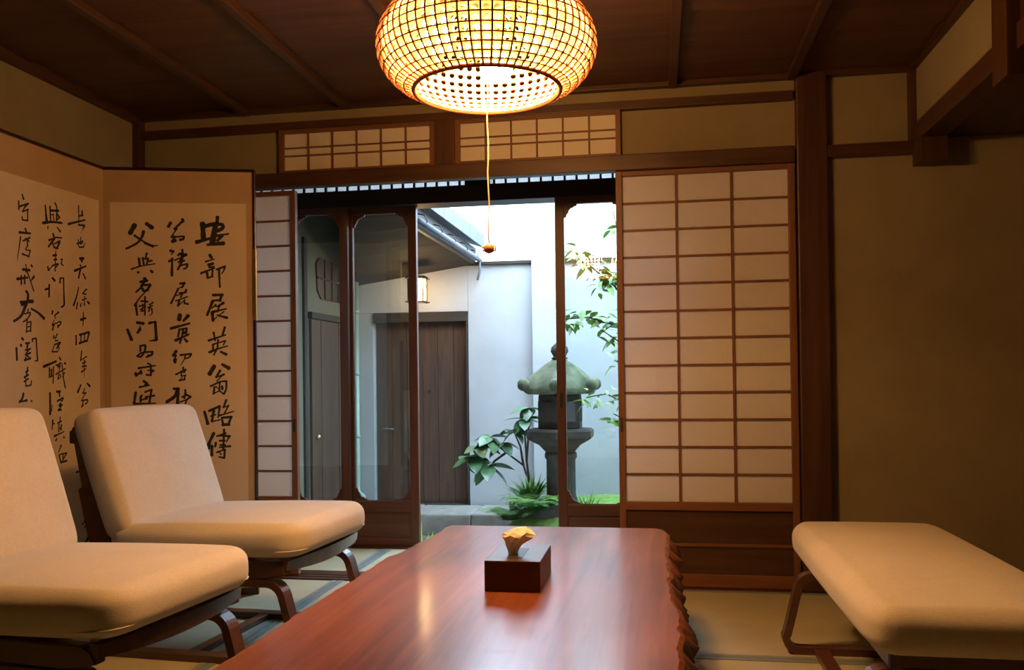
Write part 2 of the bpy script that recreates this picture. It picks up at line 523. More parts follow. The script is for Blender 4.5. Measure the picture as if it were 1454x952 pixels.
# ------------------------------------------------------------------ ceiling
ce = struct(root('ceiling', (0, 0, ZC)), 'dark lapped board ceiling with slim battens')
pitch = 0.277
yk = 3.31 + 2 * pitch
k = 0
while yk > YB:
    y1, y0 = yk, yk - pitch
    prism('ceiling_plank', [(y0 - 0.014, 0.016), (min(y1, D + 0.03), -0.004), (min(y1, D + 0.03), 0.008), (y0 - 0.014, 0.028)], 'x', XL, XH + 0.02, 'ceil', ce)
    yk -= pitch
for k in range(6):
    x = -1.862 + 0.486 * k
    bx('ceiling_batten', x - 0.018, x + 0.018, YB, D, -0.026, 0.004, 'batten', ce, 0.003)
bx('unseen_roof_deck', XL - 0.15, XR + 0.15, YB - 0.15, 4.70, 0.14, 0.20, 'eave', ce)  # unseen slab added to keep sky light from leaking into the room

# ------------------------------------------------------------------ paper sliding doors
def shoji(name, x0, x1, y, pull_right, label):
    w_ = x1 - x0
    d = struct(root(name, (x0, y, 0.0)), label)
    st = 0.027
    zt, zb = 1.782, 0.008
    z1, z0 = 1.762, 0.365
    for a in (0, w_ - st):
        bx('stile', a, a + st, -0.015, 0.015, zb, zt, 'lattice_z', d, 0.002)
    bx('top_rail', st, w_ - st, -0.015, 0.015, z1, zt, 'lattice_x', d, 0.002)
    bx('middle_rail', st, w_ - st, -0.015, 0.015, z0 - 0.034, z0, 'lattice_x', d, 0.002)
    bx('bottom_rail', st, w_ - st, -0.015, 0.015, zb, 0.062, 'lattice_x', d, 0.002)
    bx('batten', st, w_ - st, -0.012, 0.010, 0.178, 0.191, 'lattice_x', d, 0.002)
    bx('wainscot_board', st, w_ - st, -0.004, 0.008, 0.190, z0 - 0.034, 'koshi', d)
    bx('wainscot_board', st, w_ - st, -0.004, 0.008, 0.062, 0.180, 'koshi', d)
    cw = (w_ - 2 * st) / 3
    rh = (z1 - z0) / 12
    for i in (1, 2):
        bar('lattice_bar', (st + cw * i, 0.005, (z0 + z1) / 2), (0.011, 0.007, z1 - z0), 'kumiko', d)
    for j in range(1, 12):
        bar('lattice_bar', (w_ / 2, 0.0055, z0 + rh * j), (w_ - 2 * st, 0.006, 0.0095), 'kumiko', d)
    for i in range(3):
        for j in range(12):
            bar('paper_pane', (st + cw * (i + 0.5), 0.0095, z0 + rh * (j + 0.5)), (cw, 0.001, rh), 'paper', d)
    px = w_ - st / 2 if pull_right else st / 2
    bx('finger_pull', px - 0.006, px + 0.006, -0.0165, -0.012, 0.665, 0.725, 'black', d, 0.001)
    return d
shoji('door_1', -0.165, 0.577, D + 0.005, False, 'paper sliding door with three columns of panes beside thick post')
shoji('door_2', -2.385, -1.640, D + 0.045, True, 'paper sliding door half hidden behind the folding screen')

def ranma(name, x0, x1, label):
    d = struct(root(name, (x0, D, 1.850)), label)
    w_, h = x1 - x0, 0.200
    f = 0.022
    for a in (0, w_ - f):
        bx('frame_stile', a, a + f, -0.012, 0.03, 0, h, 'lattice_z', d, 0.002)
    bx('frame_rail', f, w_ - f, -0.012, 0.03, 0, 0.014, 'lattice_x', d, 0.002)
    bx('frame_rail', f, w_ - f, -0.012, 0.03, h - 0.016, h, 'lattice_x', d, 0.002)
    za, zb = 0.014, h - 0.016
    hh = zb - za
    zs = [za, za + hh * 0.40, za + hh * 0.615, zb]
    cw = (w_ - 2 * f) / 6
    for i in range(1, 6):
        bar('lattice_bar', (f + cw * i, 0.004, (za + zb) / 2), (0.008, 0.007, hh), 'kumiko', d)
    for z in zs[1:3]:
        bar('lattice_bar', (w_ / 2, 0.004, z), (w_ - 2 * f, 0.006, 0.007), 'kumiko', d)
    for i in range(6):
        for j in range(3):
            bar('paper_pane', (f + cw * (i + 0.5), 0.008, (zs[j] + zs[j + 1]) / 2), (cw, 0.001, zs[j + 1] - zs[j]), 'ranma_paper', d)
ranma('window_1', -1.698, -0.962, 'paper transom lattice nearer the folding screen')
ranma('window_2', -0.870, -0.140, 'paper transom lattice beside the plain plaster panel')

# ------------------------------------------------------------------ veranda and glass doors
struct(bx('trim_14', XL, 0.72, G - 0.05, G + 0.09, 1.832, 1.920, 'black', None, 0.003), 'blackened lintel above the glass doors')
struct(bx('trim_15', XL, 0.72, G - 0.05, G + 0.09, -0.06, 0.004, 'beam_x', None, 0.003), 'dark sill under the glass doors')
we = struct(root('wall_veranda', (0, G, 0)), 'dark board ends and low ceiling of the veranda')
bx('end_board', XL, -1.975, -0.01, 0.05, 0.0, 1.84, 'koshi', we)
bx('end_board', -0.12, 0.72, -0.01, 0.05, 0.0, 1.84, 'koshi', we)
bx('veranda_side', 0.72, 0.80, D + 0.10 - G, 0.10, -0.05, 2.2, 'koshi', we)
bx('upper_board', XL, 0.72, 0.0, 0.05, 2.035, 2.30, 'koshi', we)
bx('veranda_ceiling', XL, 0.75, D + 0.10 - G, 0.05, 2.060, 2.085, 'beam_x', we)
bx('lintel_back', XL, 0.72, D + 0.085 - G, D + 0.10 - G, 1.84, 2.30, 'koshi', we)

tr = struct(root('window_3', (0, G, 1.920)), 'long slim transom of small pale panes over the glass doors')
bx('transom_post', -0.990, -0.862, -0.02, 0.05, 0.0, 0.115, 'black', tr)
x = XL + 0.02
while x < 0.66:
    if not (-0.990 < x < -0.930):
        bar('transom_pane', (x + 0.031, 0.02, 0.058), (0.0620, 0.002, 0.112), 'paper', tr)
        bar('transom_bar', (x, 0.012, 0.058), (0.011, 0.014, 0.114), 'black', tr)
    x += 0.0625

def bracket(d, cx, cz, sx, sz, y):
    """cusped corner piece in a glass door"""
    p = [(0.8 * i_, 0.8 * j_) for i_, j_ in [(0, 0), (0.085, 0), (0.082, 0.012), (0.066, 0.014), (0.060, 0.022), (0.042, 0.028), (0.030, 0.044), (0.028, 0.056), (0.018, 0.064), (0.014, 0.082), (0, 0.088)]]
    prism('corner_bracket', [(cx + sx * a, cz + sz * b) for a, b in p], 'y', y - 0.008, y + 0.008, 'door_z', d)

def glass_door(name, x0, x1, y, label, pull=None):
    w_ = x1 - x0
    d = struct(root(name, (x0, y, 0.004)), label)
    st = 0.047
    z0, z1, zt = 0.240, 1.795, 1.828
    for a in (0, w_ - st):
        bx('stile', a, a + st, -0.016, 0.016, 0, zt, 'door_z', d, 0.003)
    bx('top_rail', st, w_ - st, -0.016, 0.016, z1, zt, 'door_x', d, 0.003)
    bx('middle_rail', st, w_ - st, -0.016, 0.016, z0 - 0.055, z0, 'door_x', d, 0.003)
    bx('bottom_rail', st, w_ - st, -0.016, 0.016, 0, 0.045, 'door_x', d, 0.003)
    bx('lower_panel', st, w_ - st, -0.005, 0.008, 0.045, z0 - 0.055, 'door_x', d)
    bx('panel_moulding', st + 0.012, w_ - st - 0.012, -0.010, -0.005, 0.058, z0 - 0.068, 'door_x', d, 0.002)
    bx('glass_pane', st, w_ - st, 0.000, 0.003, z0, z1, 'glass', d)
    bx('glazing_bead', st, w_ - st, -0.014, -0.008, z0, z0 + 0.006, 'roof', d)
    bracket(d, st, z0, 1, 1, 0); bracket(d, w_ - st, z0, -1, 1, 0)
    bracket(d, st, z1, 1, -1, 0); bracket(d, w_ - st, z1, -1, -1, 0)
    if pull is not None:
        bx('finger_pull', pull - 0.008, pull + 0.008, -0.0175, -0.014, 0.74, 0.82, 'black', d, 0.001)
    return d
glass_door('door_3', -1.990, -1.637, G - 0.022, 'narrow glass door nearest the paper door with cusped corners')
glass_door('door_4', -1.672, -1.266, G + 0.022, 'narrow glass door standing at the gap to the courtyard')
glass_door('door_5', -0.512, -0.100, G - 0.022, 'glass door in front of the stone lantern', 0.023)

# ------------------------------------------------------------------ courtyard ground and walls
W = 6.8
struct(bx('ground_courtyard', -3.0, 1.6, 4.63, 8.0, -0.40, -0.26, 'ground'), 'damp earth of the small courtyard')
wc = struct(root('wall_courtyard', (0, W, 0)), 'white plaster courtyard wall with a thin dark coping')
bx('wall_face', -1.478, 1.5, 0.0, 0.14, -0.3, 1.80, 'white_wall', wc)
bx('coping', -1.478, 1.5, -0.035, 0.17, 1.800, 1.826, 'eave', wc, 0.004)
struct(bx('wall_gate_head', XL - 0.1, -1.480, W, W + 0.14, 1.440, 1.95, 'white_wall'), 'plaster above the wooden gate lit by the small lantern')
struct(bx('wall_gate_return', XL - 0.1, -2.268, W, W + 0.14, -0.3, 1.438, 'white_wall'), 'narrow plaster strip between wooden gate and outbuilding')
struct(bx('wall_pilaster', -0.955, -0.770, W - 0.07, W - 0.001, -0.3, 2.75, 'white_wall', None, 0.006), 'white plaster pilaster rising above the courtyard coping')
struct(bx('wall_unseen_end', 1.5, 1.6, 4.62, 7.7, -0.3, 1.83, 'white_wall'), 'unseen white plaster wall added to enclose the courtyard and shape its light')  # out of view, added as an enclosure to shape the courtyard light

nb = tag(root('neighbour_building', (0, 7.75, -0.3)), 'tall white neighbouring house rising behind the courtyard coping', 'building')
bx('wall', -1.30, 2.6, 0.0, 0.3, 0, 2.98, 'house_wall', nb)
bx('wall_recess', -3.4, -1.30, 0.18, 0.4, 0, 2.98, 'house_wall', nb)
bx('downpipe', -1.16, -1.10, -0.05, 0.0, 0, 2.95, 'house_wall', nb, 0.01)

cb = tag(root('stone_curb', (-1.62, 6.55, -0.26)), 'long pale stone curb below the wooden gate', 'curb')
for k, (a, b) in enumerate(((-0.66, -0.22), (-0.215, 0.25), (0.255, 0.655))):
    bx('curb_stone', a, b, -0.25, 0.235, 0.0, 0.162 - 0.004 * (k % 2), 'curb', cb, 0.012)

gt = tag(root('wooden_gate', (-1.874, W + 0.06, -0.096)), 'weathered brown board gate set in the white courtyard wall', 'gate')
gw = 0.388
for k in range(6):
    a = -gw + k * (2 * gw / 6)
    bx('gate_board', a + 0.0015, a + 2 * gw / 6 - 0.0015, 0.0 + 0.004 * (k % 2), 0.03, 0.0, 1.455, 'gate', gt, 0.002)
bx('gate_lintel', -gw, gw + 0.002, -0.075, 0.04, 1.455, 1.532, 'eave', gt, 0.004)
bx('gate_stile', gw - 0.010, gw + 0.002, -0.07, -0.001, 0, 1.455, 'eave', gt, 0.002)
bx('gate_sill', -gw, gw + 0.002, -0.072, 0.04, -0.10, -0.0005, 'eave', gt, 0.003)
tube('gate_latch', [(-0.33, -0.02, 0.60), (-0.30, -0.035, 0.60), (-0.25, -0.03, 0.595), (-0.245, -0.012, 0.59)], 0.009, 'roof', gt)
tube('gate_ring', [(0.06, -0.012, 0.93), (0.06, -0.02, 0.91), (0.06, -0.012, 0.89)], 0.004, 'iron', gt)

# ------------------------------------------------------------------ side building on the left of the courtyard
sb = tag(root('side_building', (XL, 5.7, -0.3)), 'old clay walled outbuilding with dark overhanging eave', 'building')
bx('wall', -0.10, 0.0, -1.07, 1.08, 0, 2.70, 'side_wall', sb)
bx('wall_post', -0.02, 0.018, 0.03, 0.085, 0, 2.2, 'eave', sb, 0.003)
bx('corner_post', -0.02, 0.020, 0.965, 1.05, 0, 2.0, 'yellow_post', sb, 0.003)
sw = [(0.27, 2.05), (0.33, 2.095), (0.80, 2.09), (0.90, 2.03), (0.90, 1.86), (0.84, 1.80), (0.36, 1.795), (0.29, 1.85)]
swin = prism('window', sw, 'x', 0.0, 0.012, 'black', sb)
for yy in (0.42, 0.56, 0.70):
    bx('window_bar', 0.012, 0.020, yy - 0.007, yy + 0.007, 1.80, 2.09, 'stone', swin)
bx('window_bar', 0.012, 0.020, 0.28, 0.89, 1.938, 1.952, 'stone', swin)
sd = root('side_door'); sd.parent = sb
for k in range(4):
    bx('door_board', 0.002, 0.022 + 0.003 * (k % 2), 0.14 + k * 0.175, 0.14 + (k + 1) * 0.175 - 0.003, 0.15, 1.635, 'gate', sd, 0.002)
bx('door_head', 0.0, 0.04, 0.11, 0.87, 1.64, 1.685, 'eave', sd, 0.003)
lathe('door_knob', [(0.004, 0), (0.016, 0.004), (0.018, 0.014), (0.008, 0.024)], 12, 'brass', sd, (0.03, 0.205, 0.80)).rotation_euler = (0, PI / 2, 0)
dp = tube('downpipe', [(0.05, 0.99, 2.0), (0.05, 0.99, 0.36), (0.06, 0.98, 0.30), (0.12, 0.93, 0.27)], 0.021, 'pipe', sb, 10)
for zz in (0.75, 1.25, 1.75):
    lathe('pipe_collar', [(0.024, -0.012), (0.026, 0), (0.024, 0.012)], 12, 'pipe', dp, (0.05, 0.99, zz))
# eave: soffit, rafters, gutter and grey roof edge
rf = root('eave_roof'); rf.parent = sb
def soffit_edge(y):
    """left x, left z, right z of the tapering soffit at depth y"""
    t = (y + 0.72) / 1.82
    return 0.66 * (1 - t) + 0.02 * t, 2.25 * (1 - t) + 1.965 * t, 2.25 * (1 - t) + 2.11 * t
for k in range(7):
    y0, y1 = -0.72 + k * 0.260, -0.72 + (k + 1) * 0.260 - 0.003
    (xa, za, ra), (xb, zb_, rb) = soffit_edge(y0), soffit_edge(y1)
    vs = [(xa, y0, za), (1.0, y0, ra), (1.0, y1, rb), (xb, y1, zb_)]
    vs += [(p[0], p[1], p[2] + 0.022) for p in vs]
    fix_normals(mesh('soffit_board', vs, [(0, 1, 2, 3), (7, 6, 5, 4), (0, 4, 5, 1), (1, 5, 6, 2), (2, 6, 7, 3), (3, 7, 4, 0)], 'eave', rf))
(xa, za, ra), (xb, zb_, rb) = soffit_edge(-0.72), soffit_edge(1.09)
vs = [(xa, -0.72, za), (xb, 1.09, zb_), (xb, 1.09, 2.70), (xa, -0.72, 2.44)]
vs += [(p[0] - 0.02, p[1], p[2]) for p in vs]
fix_normals(mesh('hip_board', vs, [(0, 1, 2, 3), (7, 6, 5, 4), (0, 4, 5, 1), (1, 5, 6, 2), (2, 6, 7, 3), (3, 7, 4, 0)], 'eave', rf))
prism('gable_board', [(xa, 2.24), (1.0, 2.24), (1.0, 2.34), (xa, 2.43)], 'y', -0.735, -0.722, 'eave', rf)
bx('fascia', 0.985, 1.01, -0.72, 1.10, 2.11, 2.24, 'black', rf, 0.003)
prism('roof_slab', [(1.06, 2.245), (1.06, 2.335), (-0.30, 2.80), (-0.30, 2.70)], 'y', -0.74, 1.14, 'roof', rf, 0.006)
for k in range(7):
    y = -0.735 + k * 0.268
    bx('roof_edge_plate', 1.055, 1.075, y, y + 0.263, 2.240, 2.345 + 0.008 * (k % 2), 'roof', rf, 0.003)
tube('gutter', [(1.045, -0.74, 2.140), (1.045, 1.10, 2.140)], 0.019, 'roof', rf, 12)
for k in range(5):
    y = -0.60 + k * 0.38
    tube('gutter_hook', [(1.01, y, 2.20), (1.05, y, 2.19), (1.068, y, 2.15), (1.045, y, 2.118)], 0.004, 'iron', rf, 5)
tube('rain_chain', [(1.05, 1.06, 2.13), (1.05, 1.06, 2.05), (1.03, 1.06, 1.98)], 0.010, 'roof', rf, 6)

# brush strokes on the folding screen, millimetres on the panel: start width, end width, then points
INK_RIGHT = [
    [[15.0,12.5,459,1595,457,1574],[20.3,20.3,398,1567,401,1502],[15.6,15.0,407,1556,446,1568,483,1564,479,1546,458,1538],[21.9,24.4,451,1565,437,1486],[16.2,10.9,373,1489,428,1505],[11.0,6.9,446,1515,503,1525],[15.7,12.5,476,1518,458,1496],[9.4,17.2,417,1478,482,1485]],
    [[12.5,12.5,426,1435,433,1424],[7.8,4.7,409,1407,445,1418],[13.1,11.2,421,1393,439,1399],[9.4,8.1,424,1383,443,1385],[10.0,6.2,390,1358,445,1380],[10.9,10.0,414,1360,417,1339],[7.8,7.8,437,1371,435,1346],[7.8,7.5,417,1338,438,1345],[8.8,8.8,454,1374,487,1387],[9.4,3.8,487,1387,484,1371,473,1355],[8.8,8.1,463,1377,465,1323,466,1300]],
    [[11.9,10.6,438,1266,477,1267],[10.9,10.9,472,1264,466,1242],[8.7,8.1,437,1242,465,1245],[11.9,9.4,437,1242,425,1211,413,1181],[11.9,7.8,480,1233,458,1219],[7.8,6.9,443,1220,464,1217],[5.6,5.6,434,1211,449,1227],[10.9,6.2,433,1194,491,1208],[7.5,6.3,463,1220,455,1195],[13.1,11.2,434,1192,437,1158],[5.6,4.4,437,1158,452,1173],[5.6,4.4,481,1195,464,1183],[6.9,11.2,454,1181,494,1170]],
    [[9.4,8.8,485,1130,475,1098],[8.7,6.9,439,1108,445,1074],[10.0,6.2,418,1074,488,1098],[6.9,6.2,436,1058,487,1073],[6.3,5.6,487,1073,478,1055],[8.7,8.1,436,1058,436,1030],[7.8,6.9,457,1077,454,1042,439,1014],[10.9,4.7,421,1025,460,1041,496,1051],[8.7,11.9,467,1027,490,1015]],
    [[17.2,17.2,440,966,421,933],[10.9,15.6,473,973,500,957],[10.0,9.4,464,948,448,919],[5.6,8.7,448,919,480,931],[5.6,5.0,474,928,450,903],[8.1,7.5,425,882,462,900],[7.5,7.5,462,900,487,903],[8.1,8.1,489,903,489,868,478,848],[6.9,6.2,478,848,461,862],[7.5,6.9,462,897,460,862],[8.7,8.7,440,878,437,850],[6.2,5.6,434,850,461,862],[9.4,9.4,471,881,473,868],[5.0,5.0,446,881,455,872]],
    [[10.9,12.4,399,775,412,724],[10.9,10.6,418,778,461,797],[10.0,6.2,461,797,454,749],[10.9,10.3,437,781,429,734],[6.2,5.6,424,756,445,762],[6.8,5.6,427,733,463,740],[9.4,8.1,488,823,476,791],[5.6,5.6,476,791,497,800],[6.9,6.2,497,800,479,764],[7.8,4.7,460,758,519,775],[8.7,8.7,469,749,474,721],[10.0,10.6,475,749,509,751],[9.4,9.4,507,750,496,720],[12.5,12.5,472,719,499,720]],
    [[12.5,10.9,436,684,411,632],[9.3,9.3,420,647,415,619],[11.8,11.2,428,631,427,591],[8.7,8.1,478,699,474,615],[6.9,9.3,448,671,484,683],[9.3,8.7,460,674,502,670],[8.7,4.7,500,670,487,646],[10.0,9.3,444,643,441,628],[8.7,8.7,460,652,481,652],[8.1,8.1,462,634,483,633],[6.2,8.7,459,624,503,628],[6.8,6.8,447,603,480,615],[8.7,8.7,480,615,478,580],[9.3,6.2,477,579,456,584],[5.6,5.0,459,603,465,593]],
    [[13.1,11.8,269,1569,260,1553],[12.5,11.2,317,1584,320,1576],[10.0,8.7,317,1576,284,1544],[9.3,8.7,284,1543,294,1544],[5.6,5.6,291,1541,273,1513],[9.3,9.3,272,1510,285,1513,279,1494],[14.0,13.1,276,1491,288,1495],[7.8,7.5,285,1510,321,1513],[9.3,10.6,321,1513,321,1501,306,1498]],
    [[10.9,10.9,267,1452,279,1449],[5.6,4.4,277,1448,271,1435],[9.9,8.7,261,1407,276,1417],[8.1,10.6,274,1420,272,1348],[8.7,8.7,315,1457,317,1432],[10.9,10.0,303,1439,332,1436],[7.8,6.8,297,1432,309,1442],[6.8,6.2,284,1412,332,1433],[14.0,12.5,317,1432,308,1408],[8.7,8.1,299,1404,323,1411],[8.7,8.1,314,1408,296,1373],[7.5,7.5,302,1389,335,1397],[9.3,6.9,335,1395,332,1380,320,1376]],
    [[8.7,8.7,305,1314,324,1317],[8.7,8.1,322,1315,313,1298],[5.6,5.6,304,1297,313,1300],[7.5,8.1,298,1294,283,1263,268,1231],[8.1,7.5,330,1289,322,1275],[6.2,5.6,301,1275,331,1278],[5.0,5.0,289,1263,313,1272],[6.2,6.2,316,1275,307,1256],[5.6,5.6,286,1241,334,1259],[9.3,9.3,301,1241,296,1221],[5.0,4.3,296,1221,319,1241],[6.2,6.8,322,1247,322,1231],[7.5,8.1,322,1231,337,1228]],
    [[17.1,17.1,303,1182,300,1163],[15.6,9.3,336,1179,317,1157],[11.8,7.8,267,1126,342,1147],[8.7,8.1,301,1123,295,1092],[7.8,7.8,309,1123,330,1126],[9.3,8.7,330,1126,327,1104],[7.8,7.8,315,1123,312,1095,302,1064],[12.4,11.8,318,1107,321,1110],[12.4,6.8,285,1076,339,1101],[7.8,11.8,321,1082,331,1071]],
    [[12.4,11.2,287,1031,275,1012],[6.2,6.2,275,1012,287,1014],[6.8,6.8,286,1012,280,997],[12.4,11.2,280,994,282,984],[7.4,7.4,287,997,282,984],[8.7,8.1,304,1014,347,1019],[8.7,5.6,347,1019,341,1004,323,999],[6.8,2.5,324,1015,320,996,303,969]],
    [[7.8,6.8,314,962,315,953],[7.4,6.8,285,933,325,954],[6.2,5.6,325,953,319,941],[5.0,5.0,319,941,307,944],[6.8,6.2,307,947,307,928],[5.6,5.6,307,925,325,930],[6.2,6.2,322,928,319,913],[6.8,6.8,298,908,321,911],[5.0,4.3,310,919,301,910]],
    [[10.8,10.8,276,873,292,873],[15.5,12.4,293,873,283,842,247,818],[12.4,12.4,293,863,291,808],[9.3,8.1,271,830,277,839],[7.4,7.4,322,868,323,857],[8.7,7.4,310,838,328,847],[8.1,7.4,323,857,318,832],[8.7,8.7,328,847,344,838],[8.7,8.1,342,838,327,826],[6.8,6.2,303,818,327,826],[7.4,6.8,327,826,321,805]],
    [[19.2,17.0,125,1558,107,1524],[13.9,18.0,172,1565,194,1548],[12.4,8.1,160,1532,157,1515,139,1484,91,1459],[9.3,4.3,124,1515,154,1493,192,1470,216,1474],[10.5,10.5,165,1484,198,1470]],
    [[9.9,9.9,141,1419,144,1388],[8.0,8.0,156,1422,160,1394],[8.1,8.1,172,1441,168,1419],[6.2,6.2,162,1416,180,1419],[7.4,7.4,177,1416,171,1394],[8.1,8.1,180,1407,193,1410],[6.8,4.9,110,1374,147,1387,205,1397],[11.1,10.5,137,1361,138,1360],[9.3,11.2,188,1368,194,1362]],
    [[13.9,13.0,163,1335,167,1324],[10.8,9.9,146,1321,173,1327],[10.5,6.8,161,1324,152,1300,128,1278],[9.3,8.7,149,1306,185,1310],[9.9,9.9,186,1309,173,1287],[10.8,9.9,154,1293,158,1284],[9.9,9.3,158,1283,176,1286]],
    [[4.3,7.4,167,1280,143,1256,122,1222],[9.9,8.0,127,1229,132,1182],[6.8,6.2,164,1259,163,1182],[7.4,7.4,149,1241,175,1238],[6.2,6.2,140,1219,160,1225],[6.2,5.6,145,1204,166,1219],[5.6,5.6,148,1198,163,1201],[4.9,4.9,155,1228,154,1198],[6.2,6.2,196,1235,181,1225],[6.2,6.2,175,1213,193,1222],[6.8,6.2,184,1216,178,1198],[6.2,3.1,190,1210,193,1188,181,1179]],
    [[10.5,12.9,93,1122,109,1080],[12.3,11.7,132,1151,157,1147],[5.6,5.6,142,1136,145,1127],[12.4,9.3,143,1123,133,1108],[11.8,11.1,180,1148,186,1151],[8.0,8.0,186,1150,204,1154],[10.5,11.8,204,1154,208,1080],[10.5,5.0,208,1078,181,1074]],
    [[8.0,8.0,144,1054,144,1032],[8.0,8.0,144,1054,162,1057],[8.0,8.0,164,1055,162,1032,147,1007,131,1011],[7.4,7.4,131,1011,147,1026,188,1029],[9.9,7.4,191,1029,191,1016,168,1007],[6.2,6.2,174,1015,185,1015]],
    [[7.4,7.4,173,981,182,976],[9.3,6.2,136,961,203,971],[8.0,8.0,185,973,185,933],[8.0,8.0,185,931,167,933],[10.5,10.5,191,951,195,948],[5.6,5.6,173,951,188,954],[11.1,11.1,124,940,127,930],[9.2,8.6,129,933,143,943],[10.5,10.5,145,949,146,939]],
    [[10.5,9.9,156,907,170,896],[8.0,6.8,139,882,178,890],[7.4,7.4,162,893,167,887],[10.5,10.5,124,860,117,813],[7.4,7.4,161,861,187,871],[8.6,8.6,187,871,178,816],[8.0,8.0,163,840,199,846],[8.6,8.6,143,841,149,847],[9.2,9.2,144,841,143,822],[7.4,7.4,143,828,169,834],[8.6,4.9,116,813,204,814]],
]
